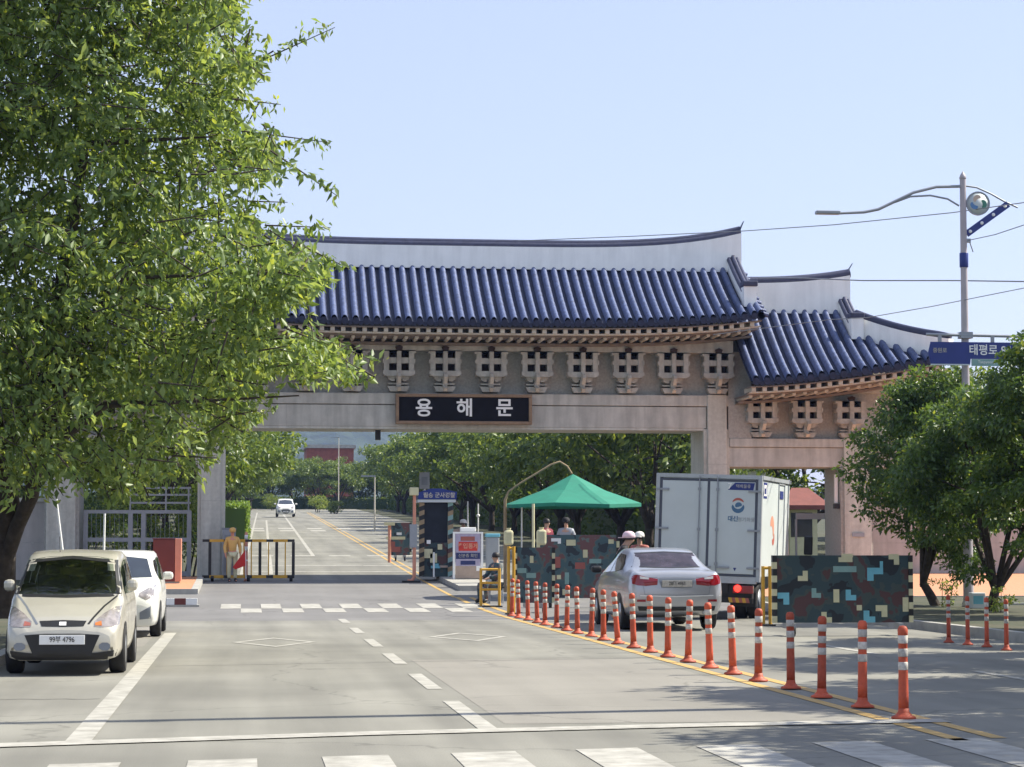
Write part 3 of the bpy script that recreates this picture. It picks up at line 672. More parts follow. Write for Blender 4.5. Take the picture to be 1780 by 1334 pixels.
# clipped bright hedge left of the avenue
def hedge(x0, x1, y0, y1, h, label, seed, n, mats=LEAFH, ls_=.16):
    root = empty('hedge', ((x0+x1)/2, (y0+y1)/2, gz((y0+y1)/2)), label, 'hedge'); rg = np.random.default_rng(seed)
    p = rg.uniform(size=(n, 3)); f = rg.integers(0, 3, n); p[f == 0, 2] = .97; p[(f == 1), 1] = .02; p[f == 2, 0] = rg.integers(0, 2, (f == 2).sum())
    P = np.stack([(p[:, 0]-.5)*(x1-x0), (p[:, 1]-.5)*(y1-y0), p[:, 2]*h], 1); P[:, 2] += np.array([gz(y+(y0+y1)/2)-gz((y0+y1)/2) for y in P[:, 1]])
    P += rg.normal(size=P.shape)*.05
    leaves('foliage', P, rg.normal(size=P.shape), ls_, mats, (.6, .4) if len(mats) == 2 else (.4, .25, .3, .05), seed, root, droop=-.2)
    b = MB(); ym = (y0+y1)/2; S_ = yr(y0, y1, 25)
    for a, e in zip(S_, S_[1:]): b.add([(-(x1-x0)/2+.12, a-ym, gz(a)-gz(ym)-.2), ((x1-x0)/2-.12, a-ym, gz(a)-gz(ym)-.2), ((x1-x0)/2-.12, e-ym, gz(e)-gz(ym)-.2), (-(x1-x0)/2+.12, e-ym, gz(e)-gz(ym)-.2), (-(x1-x0)/2+.12, a-ym, gz(a)-gz(ym)+h-.15), ((x1-x0)/2-.12, a-ym, gz(a)-gz(ym)+h-.15), ((x1-x0)/2-.12, e-ym, gz(e)-gz(ym)+h-.15), (-(x1-x0)/2+.12, e-ym, gz(e)-gz(ym)+h-.15)], [(4,5,6,7),(0,1,5,4),(1,2,6,5),(2,3,7,6),(3,0,4,7)])
    b.build('branch_core', mats[1] if len(mats) == 2 else mats[2], root)
hedge(-3.4, .12, 120, 150, 1.9, 'bright lime green clipped hedge left of the avenue beyond the gate pillar', 3, 30000)
hedge(-12, 24, 304, 308, 1.5, 'long low dark hedge across the far end of the avenue', 4, 9000, LEAFD, .3)
hedge(18.6, 20.2, 86, 300, 2.3, 'long dark hedge under the trees on the right side of the avenue', 5, 34000, LEAFD, .3)
hedge(-9.6, -8.0, 136, 300, 2.2, 'long dark hedge under the trees on the left side of the avenue', 6, 22000, LEAFD, .3)

def bush(px, Y, h, wd, label, seed, mats, probs=(.3, .3, .1, .3)):
    rg = np.random.default_rng(seed); r = empty('bush', (XA(px, Y), Y, gz(Y)), label, 'bush'); pp, dd = crown_points(rg, [(rg.uniform(-wd, wd)*.7, rg.uniform(-.6, .6), rg.uniform(.2, .75)*h) for _ in range(16)], .45*h/1.6, 1800); leaves('foliage', pp, dd, .16, mats, probs, seed, r)
    b = MB().use('bark')
    for _ in range(5): x = rg.uniform(-wd, wd)*.5; b.tube([(x*.3, 0, -.1), (x, 0, h*.6)], [.04, .015], 5)
    b.build('stem', parent=r)
bush(552, 262, 2.3, 1.3, 'yellow green bush beside the far end of the avenue, right of the far car', 61, [LEAF[3], LEAFD[3], LEAFD[1], LEAFH[1]])
bush(583, 250, 1.7, 1.0, 'low green bush at the far right verge next to the yellow green bush', 62, LEAFD)
bush(474, 285, 2.4, 1.4, 'bright green bush left of the far car at the end of the avenue', 63, [LEAFD[3], LEAFD[3], LEAFD[1], LEAFH[1]])
# big tree at the left
big = empty('cherry_tree', (-3.9, 35.5, .1), 'huge leafy cherry tree filling the upper left, its branches hanging over the parked cars', 'tree')
B0 = Vector((-3.9, 35.5, .1))
POLY = [(-420,-330),(400,-330),(415,0),(425,30),(372,50),(385,80),(450,80),(465,110),(430,150),(395,165),(415,190),(425,225),(470,232),(495,265),(485,300),(400,312),(372,335),(430,350),(470,375),(460,405),(530,420),(575,455),(570,485),(510,515),(465,545),(490,570),(590,590),(630,635),(590,660),(515,632),(455,645),(470,685),(430,730),(395,755),(380,790),(350,795),(320,815),(235,850),(180,835),(140,805),(90,840),(40,820),(-20,830),(-420,780)]
def inside(x, y):
    c = False; j = len(POLY)-1
    for i in range(len(POLY)):
        xi, yi = POLY[i]; xj, yj = POLY[j]
        if (yi > y) != (yj > y) and x < (xj-xi)*(y-yi)/(yj-yi)+xi: c = not c
        j = i
    return c
rnd = random.Random(77); pts = []; dirs = []; br = []
clus = []
while len(clus) < 1450:
    x = rnd.uniform(-420, 650); y = rnd.uniform(-330, 860)
    if inside(x, y): clus.append((x, y, rnd.uniform(31.2, 37.4)))
for (x, y, Y) in clus:
    c = at(x, y, Y); out = Vector((.6, -.25, -.15)); 
    nsp = rnd.randint(5, 11)
    for s in range(nsp):
        for _try in range(8):
            st = c+Vector((rnd.gauss(0, .22), rnd.gauss(0, .4), rnd.gauss(0, .13))); d = (out+Vector((rnd.uniform(-1, .8), rnd.uniform(-.8, .8), rnd.uniform(-.55, .4)))).normalized(); ln = rnd.uniform(.35, .8)
            e = st+d*ln; q = e-Vector((0, 0, EYE)); dep = q.dot(_f); ex = 890+FPX*q.dot(_r)/dep; ey = 667-FPX*q.dot(_u)/dep
            if inside(ex, ey-6): break
        else: continue
        nl = rnd.randint(9, 15)
        for i in range(nl):
            t = i/nl; p = st+d*(ln*t)-Vector((0, 0, .12*t*t)); pts.append(p-B0+Vector((rnd.gauss(0, .03),)*3)); dirs.append(d*.5+Vector((rnd.uniform(-.8, .8), rnd.uniform(-.8, .8), -.1)))
        if rnd.random() < .25: br.append((st, e))
tips = [([(400,130),(450,105),(490,85),(540,52),(582,48)],30), ([(400,172),(450,180),(488,182)],29), ([(420,228),(480,240),(520,245),(572,248)],30), ([(470,262),(520,295),(560,320),(588,342)],29),
        ([(460,392),(520,395),(575,396)],31), ([(520,425),(570,450),(608,468)],30), ([(560,590),(610,605),(652,628)],31), ([(540,635),(600,652),(645,662)],30), ([(430,350),(470,352),(500,352)],30), ([(395,95),(440,60),(420,20)],31),
        ([(180,840),(190,868)],28), ([(250,845),(262,872)],29), ([(60,835),(90,868)],28), ([(330,800),(345,835)],28), ([(380,750),(430,785)],29), ([(120,815),(140,850)],28), ([(20,825),(45,855)],29), ([(0,790),(40,850)],28), ([(-10,830),(25,880)],27), ([(70,800),(110,862)],28), ([(100,790),(150,850)],27), ([(40,780),(75,850)],27.5), ([(200,810),(215,862)],28), ([(290,790),(300,850)],28)]
for pl, Y in tips:
    P = [at(x, y, Y+4) for x, y in pl]
    for a, e in zip(P, P[1:]):
        n = int((e-a).length/.017)
        for i in range(n):
            p = a.lerp(e, i/max(n, 1))+Vector((rnd.gauss(0, .05), rnd.gauss(0, .1), rnd.gauss(0, .05)))
            pts.append(p-B0); dirs.append(Vector((rnd.uniform(-.9, .9), rnd.uniform(-.9, .9), -.25)))
    br.append((P[0], P[-1]))
leaves('crown', [tuple(p) for p in pts], [tuple(d) for d in dirs], .165, LEAF, (.37, .33, .23, .07), 5, big, wid=.2, droop=.5)
b = MB().use('bark'); L = lambda px, py, Y: at(px, py, Y)-B0
T0 = [L(2, 1075, 35.4), L(4, 1010, 35.4), L(8, 940, 35.3), L(16, 880, 35), L(6, 800, 34.5)]
b.tube(T0, [.26, .2, .17, .165, .15], 12); b.tube([L(6, 985, 35.4), L(30, 915, 35), L(55, 862, 34.6), L(64, 790, 34)], [.12, .115, .11, .10], 10)
for tg, r0 in (((-60, 500, 33), .17), ((200, 486, 31), .12), ((150, 250, 31), .15), ((-120, 100, 33), .14), ((60, 720, 29), .1), ((300, 700, 30), .09), ((-200, 650, 30), .1), ((120, 600, 34), .12)):
    s = T0[4] if tg[0] < 100 else L(70, 790, 34); e = L(tg[0], tg[1], tg[2]*.4+20.5); mid = s.lerp(e, .5)+Vector((0, 0, .35)); b.tube([s, mid, e], [r0, r0*.7, r0*.35], 8)
    if tg[0] > 100: b.tube([e, L(tg[0]+220, tg[1]-12, tg[2]*.4+20.2)], [r0*.35, .012], 6)
for a, e in br: b.tube([a-B0, a.lerp(e, .5)-B0, e-B0], [.014, .01, .005], 4)
b.build('trunk', parent=big)

# right hand trees
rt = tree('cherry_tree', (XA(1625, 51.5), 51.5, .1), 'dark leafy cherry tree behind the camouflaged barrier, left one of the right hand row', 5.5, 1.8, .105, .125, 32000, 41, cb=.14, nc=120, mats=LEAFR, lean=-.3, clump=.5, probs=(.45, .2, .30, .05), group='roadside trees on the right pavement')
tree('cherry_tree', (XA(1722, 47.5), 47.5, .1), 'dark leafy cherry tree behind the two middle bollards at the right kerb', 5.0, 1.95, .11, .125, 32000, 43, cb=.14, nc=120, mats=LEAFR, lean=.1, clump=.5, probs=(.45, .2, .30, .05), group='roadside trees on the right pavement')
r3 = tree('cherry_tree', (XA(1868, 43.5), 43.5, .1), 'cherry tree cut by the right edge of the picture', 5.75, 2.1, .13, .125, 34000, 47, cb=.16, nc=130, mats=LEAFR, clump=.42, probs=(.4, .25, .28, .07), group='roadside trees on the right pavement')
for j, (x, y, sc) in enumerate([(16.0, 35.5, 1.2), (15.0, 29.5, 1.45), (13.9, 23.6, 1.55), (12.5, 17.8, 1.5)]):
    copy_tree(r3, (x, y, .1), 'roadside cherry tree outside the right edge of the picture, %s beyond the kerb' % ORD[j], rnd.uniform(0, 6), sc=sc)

# hill and far buildings
b = MB(); rg = np.random.default_rng(9); nx, ny = 90, 26; vs = []
for j in range(ny):
    for i in range(nx):
        x = -520+i*14; y = 1150+j*26; u = j/(ny-1); prof = math.sin(min(1, u*1.1)*math.pi*.5)
        h = (78+14*math.sin(x*.011+1)+7*math.sin(x*.031))*prof*(max(0, 1-abs((x-20)/560))**.5)+rg.uniform(-4.5, 4.5)
        vs.append((x+rg.uniform(-4, 4), y, h+4))
b.add(vs, [(j*nx+i, j*nx+i+1, (j+1)*nx+i+1, (j+1)*nx+i) for j in range(ny-1) for i in range(nx-1)], False); struct(b.build('hill', 'hill'))
def building(name, x0, x1, y, dep, z1, label, m, rows, cols, win=(.06, .07, .09)):
    r = empty(name, ((x0+x1)/2, y, gz(y)), label, 'building'); W = x1-x0; h = z1-gz(y)
    MB().box(-W/2, W/2, 0, dep, -1, h).build('wall', m, r); MB().box(-W/2-.3, W/2+.3, -.3, dep+.3, h+.003, h+.5).build('roof', 'kerb', r)
    for a in range(rows):
        for c in range(cols):
            ww = W/cols*.5; xx = -W/2+W/cols*(c+.5); zz = h-2-a*3.2
            b = MB().use('white').box(xx-ww/2, xx+ww/2, -.06, .0-.003, zz-.8, zz+.8); b.use('glass').box(xx-ww/2+.12, xx+ww/2-.12, -.075, -.062, zz-.68, zz+.68); b.build('window', parent=r)
building('brick_building', XA(532, 330), XA(614, 330), 330, 14, ZA(781, 330), 'far red brick building with a flat white roof edge above the avenue trees', 'brick', 0, 4)
building('white_building', XA(1286, 125), XA(1350, 125), 125, 8, ZA(818, 125, 1310), 'white walled building glimpsed between the truck roof and the side beam', 'white', 1, 2)
def lamppost(px, Y, top, label, r=.07):
    x = XA(px, Y); g = gz(Y); t = ZA(top, Y); root = empty('lamp_post', (x, Y, g), label, 'lamp post')
    MB().tube([(0, 0, -.1), (0, 0, t-g)], [r*1.3, r*.7], 8).build('pole', 'pole', root)
    MB().box(-.9, .05, -.06, .06, t-g-.08, t-g+.02).build('lamp_head', 'steel', root)
lamppost(588, 260, 762, 'thin pale lamp post in front of the red brick building', .05)
lamppost(651, 150, 828, 'thin pale lamp post among the right avenue trees', .05)

# ---------------------------------------------------------------- walls, left gate, small structures by the gate
def granite_wall(x0, x1, y, z1, label, m='pinkwall'):
    r = empty('boundary_wall', ((x0+x1)/2, y, gz(y)), label, 'wall'); h = z1-gz(y)
    MB().box(x0-(x0+x1)/2, x1-(x0+x1)/2, -.2, .2, -.3, h-.12).build('wall_panel', m, r)
    MB().box(x0-(x0+x1)/2-.03, x1-(x0+x1)/2+.03, -.27, .27, h-.118, h).build('coping', 'granite', r)
    b = MB(); n = int((x1-x0)/3)
    for i in range(1, n): b.box(x0-(x0+x1)/2+3*i-.015, x0-(x0+x1)/2+3*i+.015, -.203, -.201, 0, h-.13)
    for zz in (1.1,): b.box(x0-(x0+x1)/2, x1-(x0+x1)/2, -.2035, -.2012, zz, zz+.02)
    b.build('joint', 'granite2', r)
granite_wall(20.02, 48, 73.0, 3.3, 'pale pink granite boundary wall right of the gateway behind the trees')
granite_wall(-9.5, mir(20.0)-.02, 73.0, 3.0, 'pink granite boundary wall left of the gateway beside the tree trunk')
granite_wall(-22, -9.52, 72.9, 1.65, 'lower granite wall at the far left behind the parked cars')
q = at(1497, 930, 71.9)
b = MB().use('steel').box(-.09*2.2, .09*2.2, -.03, 0, -.06, .06); o = b.build('number_plate', parent=None); o.location = (19.48, 71.93, ZA(930, 71.9, 1497)); tag(o, 'small dark plate fixed on the right side pillar', 'plate')
# steel side gate
sg = empty('steel_gate', (-3.5, 72.6, gz(72)), 'grey steel side gate with open rails between the two left pillars', 'gate')
xa, xb = mir(18.9)+.05+3.5, mir(15.4)-.15+3.5
fr = MB(); Z = lambda py: ZA(py, 72.6, 240)-gz(72)
for z0, z1 in ((Z(893), Z(887)), (Z(942), Z(935)), (.1, .25)): fr.box(xa, xb, -.05, .05, z0, z1)
for x in (xa, xb-.12, (xa+xb)/2-.28, (xa+xb)/2+.12): fr.box(x, x+.14, -.055, .055, .05, Z(888)-.004)
fr.build('gate_frame', 'steel', sg)
for py in (850, 862, 876):
    MB().box(xa+1.4, xb, -.03, .03, Z(py), Z(py)+.06).build('top_rail', 'steel', sg)
b = MB()
for x in (xa+1.4, xb-.8, xb-.1): b.box(x, x+.05, -.028, .028, Z(888), Z(848))
b.build('rail_post', 'steel', sg)
b = MB()
for i in range(22):
    x = xa+.1+i*(xb-xa-.2)/22; b.box(x, x+.012, -.012, .012, .26, Z(893)-.002)
b.build('infill_bars', 'alu', sg)
rg = np.random.default_rng(15)
sh = empty('shrub', (-3.6, 75, gz(75)), 'green shrubs growing behind the grey steel side gate', 'shrub')
pp, dd = crown_points(rg, [(rg.uniform(-3, 2.3), rg.uniform(-.6, .6), rg.uniform(.3, 2.6)) for _ in range(40)], .5, 7000, .7); leaves('foliage', pp, dd, .14, LEAF, (.4, .3, .2, .1), 15, sh)
b = MB().use('bark')
for _ in range(12): x = rg.uniform(-2.5, 2); b.tube([(x, 0, -.1), (x+.2, 0, 1), (x-.1, 0, 2)], [.04, .03, .01], 5)
b.build('stem', parent=sh)
# brown cabinet
x0, x1 = XA(266, 66), XA(314, 66)
cb = empty('cabinet', ((x0+x1)/2, 66.3, gz(66)+.13), 'dark red brown cabinet standing on the orange paved corner by the left pillar', 'cabinet'); hw_ = (x1-x0)/2; hh = ZA(938, 66)-gz(66)-.13
MB().box(-hw_, hw_-.16, -.3, .3, .06, hh, bev=.015).build('cabinet_body', 'brown', cb); MB().box(hw_-.155, hw_+.02, -.31, .3, .06, hh+.02, bev=.01).build('side_panel', 'salmon', cb); MB().box(-hw_+.03, hw_-.03, -.27, .27, 0, .058).build('plinth', 'kerb', cb)
MB().box(-hw_-.02, hw_-.15, -.33, .32, hh+.003, hh+.03).build('lid', 'brown', cb)
# movable barrier
x0, x1 = XA(352, 70.5), XA(512, 70.5); bz = gz(70.5); zt_ = ZA(938, 70.5)-bz
mb = empty('movable_barrier', ((x0+x1)/2, 70.5, bz), 'black and yellow striped movable barrier on wheels in front of the left gate pillar', 'barrier'); W = x1-x0
for nm, z0, z1 in (('top_rail', zt_-.08, zt_), ('bottom_rail', .1, .19)):
    b = MB(); n = 13
    for i in range(n): b.use('black' if i % 3 == 0 else 'yellow').box(-W/2+W*i/n, -W/2+W*(i+1)/n, -.035, .035, z0, z1)
    b.build(nm, parent=mb)
for i, px in enumerate((365, 395, 424, 437, 452, 467, 481, 496, 510)):
    x = XA(px, 70.5)-(x0+x1)/2; t = .045 if i in (0, 4, 6, 8) else .018; MB().box(x-t, x+t, -.03, .03, .192, zt_-.082).build('bar', 'black' if t > .03 else 'yellow', mb)
for x in (-W/2+.3, 0, W/2-.1):
    MB().lathe([(.02, -.05), (.09, -.045), (.09, .045), (.02, .05)], 12, Matrix.Translation((x, 0, .09)) @ Matrix.Rotation(R(90), 4, 'Y')).build('wheel', 'rubber', mb)
    MB().box(x-.05, x+.05, -.25, .25, .1, .14).build('foot', 'black', mb)
# flag pole style white poles behind cars
for px0, py0, px1, py1, Y, lab in ((98, 868, 112, 985, 46, 'thin white leaning pole behind the champagne car roof'), (182, 893, 180, 985, 45, 'thin white upright pole behind the white hatchback')):
    a, e = at(px1, py1, Y), at(px0, py0, Y); a2 = a+(a-e)*((a.z-.12)/(e.z-a.z)); r = empty('marker_pole', (a2.x, Y, .12), lab, 'pole')
    MB().tube([(0, 0, 0), e-Vector((a2.x, Y, .12))], [.026, .02], 8).build('pole', 'white', r); MB().lathe([(.12, 0), (.1, .05), (.04, .08)], 12).build('base', 'kerb', r)
# traffic mannequin etc
for px, lab in ((402, None),):
    x = XA(398, 71.2); r = empty('utility_box', (x, 71.4, gz(71)), 'grey utility box standing beside the left gate pillar', 'utility box')
    MB().box(-.2, .2, 0, .3, .1, 1.55, bev=.02).build('box_body', 'steel', r); MB().box(-.14, .14, -.012, -.001, .25, 1.4).build('door', 'alu', r); MB().box(-.22, .22, .0, .32, 1.553, 1.62).build('lid', 'alu', r)
x = XA(428, 70.9); r = empty('marker_post', (x, 70.9, gz(70.9)), 'pale pink and white marker post behind the striped barrier', 'post')
MB().lathe([(.07, 0), (.055, .04), (.05, 1.45), (.02, 1.5)], 12).build('post', 'salmon', r)
for z in (.5, .9, 1.25): MB().lathe([(.053, z), (.053, z+.15)], 12).build('white_band', 'white', r)

# ---------------------------------------------------------------- bollards
def bollard(loc, label, group, sc=1):
    r = empty('bollard', loc, label, 'bollard', group, sc=sc)
    MB().lathe([(.11, 0), (.105, .018), (.075, .03), (.05, .06), (.046, .09)], 16).build('base', 'orange', r)
    MB().lathe([(.045, .085), (.044, .2), (.040, .5), (.039, .72), (.044, .725), (.044, .775), (.03, .80), (0, .805)], 16).build('post', 'orange', r)
    for z in (.42, .535, .65): MB().lathe([(.041, z), (.0432, z+.004), (.0428, z+.066), (.040, z+.07)], 16).build('reflective_band', 'band', r)
    return r
bl = None; n = 22
for i in range(n):
    loc = (5.7+rnd.uniform(-.02, .02), 19.6+1.41*i, .008+gz(19.6+1.41*i)); lab = 'orange lane bollard, %s from the near end of the row on the yellow line' % ORD[i]
    if bl is None: bl = bollard(loc, lab, 'bollards along the yellow line')
    else: c = copy_tree(bl, loc, lab); c.rotation_euler = (R(rnd.gauss(0, 1.8)), R(rnd.gauss(0, 1.8)), rnd.uniform(0, 6))
for i, (px, py) in enumerate(((1747, 1130), (1713, 1124), (1680, 1120), (1647, 1116))):
    Y = 6000/(py-950)*.97; c = copy_tree(bl, (XA(px, Y), Y, .003), 'narrow orange bollard at the right kerb, %s from the right edge of the picture' % ORD[i]); c['group'] = 'bollards along the right kerb'; c.scale = (.75, .75, .92)

# ---------------------------------------------------------------- cars
def car_body(st, name, m, parent, sub=4):
    ys = [s[0] for s in st]; A = np.array(st, float); n = len(st)
    def cr(t):
        i = min(int(t), n-2); f = t-i; p0, p1, p2, p3 = A[max(i-1, 0)], A[i], A[i+1], A[min(i+2, n-1)]
        lin = p1+(p2-p1)*f; sm = .5*((2*p1)+(-p0+p2)*f+(2*p0-5*p1+4*p2-p3)*f*f+(-p0+3*p1-3*p2+p3)*f**3); return lin*.35+sm*.65
    vs = []; fs = []; K = 0
    N = (n-1)*sub
    for k in range(N+1):
        y, zb, wb, zs, ws, zt, wt = cr(k/sub)
        h = zs-zb
        half = [(0, zb), (wb*.8, zb), (wb*.96, zb+.03), (wb, zb+.10), (ws, zb+h*.35), (ws*1.005, zb+h*.6), (ws*.995, zb+h*.85), (ws*.965, zs), (wt+(ws*.965-wt)*.5, zs+(zt-zs)*.5-.0), (wt, zt-.045*(zt-zs > .15)-.01), (wt*.93, zt-.012), (wt*.6, zt+.004), (0, zt+.012)]
        ring = [(x, z) for x, z in half]+[(-x, z) for x, z in half[-2:0:-1]]
        K = len(ring); vs += [(x, y, z) for x, z in ring]
    for i in range(N):
        for k in range(K): fs.append((i*K+k, i*K+(k+1) % K, (i+1)*K+(k+1) % K, (i+1)*K+k))
    fs += [tuple(range(K))[::-1], tuple(N*K+k for k in range(K))]
    b = MB(); b.add(vs, fs, True); o = b.build(name, m, parent)
    return o, BVHTree.FromPolygons([Vector(v) for v in vs], fs)
def patch(bvh, view, top, bot, m, name, parent, n=6, off=.006):
    """surface trim laid on the body: outline given as upper and lower polylines in (x,z) seen from front/rear or (y,z) from the side"""
    N = len(top); seg = 5; vs = []; ok = True
    def samp(pl, t):
        t *= (N-1); i = min(int(t), N-2); f = t-i; return (pl[i][0]+(pl[i+1][0]-pl[i][0])*f, pl[i][1]+(pl[i+1][1]-pl[i][1])*f)
    C = (N-1)*seg
    for j in range(n+1):
        for i in range(C+1):
            a, c = samp(top, i/C), samp(bot, i/C); u = a[0]+(c[0]-a[0])*j/n; v = a[1]+(c[1]-a[1])*j/n
            if view in 'fr': o = Vector((u, 10 if view == 'f' else -10, v)); d = Vector((0, -1 if view == 'f' else 1, 0))
            else: o = Vector((10 if view == 'R' else -10, u, v)); d = Vector((-1 if view == 'R' else 1, 0, 0))
            h = bvh.ray_cast(o, d)
            if h[0] is None: p = vs[-1] if vs else (u, 0, v)
            else: p = tuple(h[0]-d*off)
            vs.append(p)
    fs = [(j*(C+1)+i, j*(C+1)+i+1, (j+1)*(C+1)+i+1, (j+1)*(C+1)+i) for j in range(n) for i in range(C)]
    b = MB(); b.add(vs, fs, True); o = b.build(name, m, parent); return o
def wheel(x, y, r, wd, parent, rim='rim'):
    T = Matrix.Translation((x, y, r)) @ Matrix.Rotation(R(90 if x > 0 else -90), 4, 'Y')
    t = MB().lathe([(r*.62, -wd/2), (r*.93, -wd/2), (r, -wd/2+.03), (r, wd/2-.03), (r*.93, wd/2), (r*.62, wd/2), (r*.6, wd/2-.06)], 24, T, True, False).build('wheel', 'rubber', parent)
    b = MB(); b.lathe([(.0, wd/2-.02), (r*.15, wd/2-.015), (r*.2, wd/2-.05), (r*.55, wd/2-.04), (r*.62, wd/2-.004)], 20, T)
    for k in range(5):
        a = 2*math.pi*k/5; b.box(r*.1, r*.58, -.022, .022, wd/2-.04, wd/2-.012, T @ Matrix.Rotation(a, 4, 'Z'))
    b.build('rim', rim, t)
def arch(bvh, y, r, parent, m='black'):
    for v in ('R', 'L'):
        top = [(y+math.cos(math.pi*(1-i/8))*r, .1+max(.0, math.sin(math.pi*i/8))*r+r*.55) for i in range(9)]; bot = [(p[0], .16) for p in top]
        top = [(p[0], max(p[1], .2)) for p in top]; patch(bvh, v, top, bot, m, 'wheel_arch', parent, off=.004)
def sides(pl, z=0): return pl
def mx(pl): return [(-x, z) for x, z in pl][::-1]
def plate(parent, y, z, s, face, wd=.5, m='white', bvh=None):
    sg = -1 if face == 'r' else 1   # local +y is the car front
    o = MB().box(-wd/2, wd/2, y, y+sg*.012, z-.055, z+.055, bev=.004).build('number_plate', m, parent)
    text('plate_text', s, .086, (0, y+sg*.020, z), 'black', o, rot=(R(90), 0, R(180) if sg > 0 else 0), bold=0, depth=.001, sx=.80*wd/.52)
    return o
def seeglass(name, tint, k):
    m = bpy.data.materials.new(name); m.use_nodes = True; t = m.node_tree; t.nodes.remove(t.nodes['Principled BSDF'])
    a = t.nodes.new('ShaderNodeBsdfTransparent'); a.inputs[0].default_value = (*tint, 1); g = t.nodes.new('ShaderNodeBsdfGlossy'); g.inputs['Roughness'].default_value = .03
    f = t.nodes.new('ShaderNodeLayerWeight'); f.inputs[0].default_value = .25; mr = t.nodes.new('ShaderNodeMapRange'); mr.inputs[3].default_value = k; mr.inputs[4].default_value = .9; t.links.new(f.outputs['Fresnel'], mr.inputs[0])
    mx_ = t.nodes.new('ShaderNodeMixShader'); t.links.new(mr.outputs[0], mx_.inputs[0]); t.links.new(a.outputs[0], mx_.inputs[1]); t.links.new(g.outputs[0], mx_.inputs[2]); t.links.new(mx_.outputs[0], t.nodes['Material Output'].inputs[0]); return m
M['seeglass'] = seeglass('clear_car_glass', (.62, .68, .66), .10); M['interior'] = mat('car_interior', (.055, .055, .06), .85, var=.2, scale=8); M['seat'] = mat('seat_cloth', (.10, .10, .11), .9, var=.2, scale=12)
def cut(o, wins):
    '''open the body where glass sits'''
    me = o.data; bm = bmesh.new(); bm.from_mesh(me); bmesh.ops.subdivide_edges(bm, edges=bm.edges[:], cuts=1, use_grid_fill=True); dead = []
    def inpoly(x, y, P):
        c = False; j = len(P)-1
        for i in range(len(P)):
            if (P[i][1] > y) != (P[j][1] > y) and x < (P[j][0]-P[i][0])*(y-P[i][1])/(P[j][1]-P[i][1])+P[i][0]: c = not c
            j = i
        return c
    for f in bm.faces:
        for v, top, bot in wins:
            P = list(top)+list(bot)[::-1]
            if v == 'f' and f.calc_center_median().y < 1.6: continue
            if v == 'R' and f.calc_center_median().x < .25 or v == 'L' and f.calc_center_median().x > -.25: continue
            if all(inpoly(*( (q.co.x, q.co.z) if v == 'f' else (q.co.y, q.co.z)), P) for q in f.verts): dead.append(f); break
    bmesh.ops.delete(bm, geom=dead, context='FACES'); bm.to_mesh(me); bm.free()
# champagne MPV, faces the camera (local +y = front)
c1 = empty('parked_car', (-2.09, 31.0, 0), 'champagne coloured people carrier parked nearest at the left kerb, facing us', 'car', rz=R(180)+R(0))
fy = 3.72
st = [(-.20, .42, .50, .80, .60, .92, .46), (-.16, .28, .64, .85, .68, 1.18, .52), (0, .24, .68, .88, .71, 1.36, .54), (.5, .22, .70, .90, .725, 1.43, .57), (1.3, .20, .71, .90, .73, 1.45, .58), (2.0, .20, .71, .90, .73, 1.41, .57), (2.35, .20, .71, .90, .725, 1.30, .575),
      (2.85, .20, .71, .88, .72, 1.0, .63), (3.0, .20, .71, .82, .715, .90, .61), (3.35, .20, .70, .72, .70, .80, .56), (3.6, .19, .68, .60, .675, .68, .50), (3.72, .18, .64, .52, .64, .58, .46), (3.77, .24, .58, .46, .58, .52, .42)]
st = [(a, b_, c*.95, d, e*.95, f_, g_*.97) for a, b_, c, d, e, f_, g_ in st]
bo, bv = car_body(st, 'body', 'beige', c1, 8)
SW = [([(2.62, .98), (2.25, 1.24), (1.75, 1.33)], [(2.62, .93), (2.2, .925), (1.75, .92)]), ([(1.68, 1.33), (.85, 1.345)], [(1.68, .92), (.85, .92)]), ([(.78, 1.34), (.15, 1.26)], [(.78, .93), (.2, .95)])]
cut(bo, [('f', [(-.50, 1.34), (0, 1.385), (.50, 1.34)], [(-.60, .93), (0, .925), (.60, .93)])]+[(v, a, b_) for v in 'RL' for a, b_ in SW])
MB().box(-.56, .56, .3, 2.55, .25, .32).build('cabin_floor', 'interior', c1)
MB().prism([(2.1, .5), (2.75, .5), (2.78, .93), (2.5, .94), (2.2, .9)], 'x', -.58, .58).build('dashboard', 'interior', c1)
for sx in (-1, 1):
    b = MB().use('seat').box(sx*.30-.2, sx*.30+.2, 1.35, 1.85, .35, .60, bev=.05); b.prism([(1.38, .55), (1.52, .55), (1.36, 1.14), (1.24, 1.12)], 'x', sx*.30-.2, sx*.30+.2); b.box(sx*.30-.11, sx*.30+.11, 1.20, 1.30, 1.12, 1.28, bev=.04); b.build('front_seat', parent=c1)
MB().use('seat').box(-.52, .52, .55, .75, .5, 1.12, bev=.05).build('rear_seat', parent=c1)
MB().lathe([(.0, -.012), (.15, -.015), (.165, 0), (.15, .015), (.12, .0)], 20, Matrix.Translation((-.30, 2.05, .90)) @ Matrix.Rotation(R(-65), 4, 'X'), True, False).build('steering_wheel', 'black', c1)
MB().box(-.10, .10, 2.08, 2.11, 1.24, 1.30, bev=.012).build('rear_view_mirror', 'black', c1)
patch(bv, 'f', [(-.53, 1.335), (-.3, 1.375), (0, 1.385), (.3, 1.375), (.53, 1.335)], [(-.63, .935), (-.3, .93), (0, .925), (.3, .93), (.63, .935)], 'seeglass', 'windscreen', c1, off=.004)
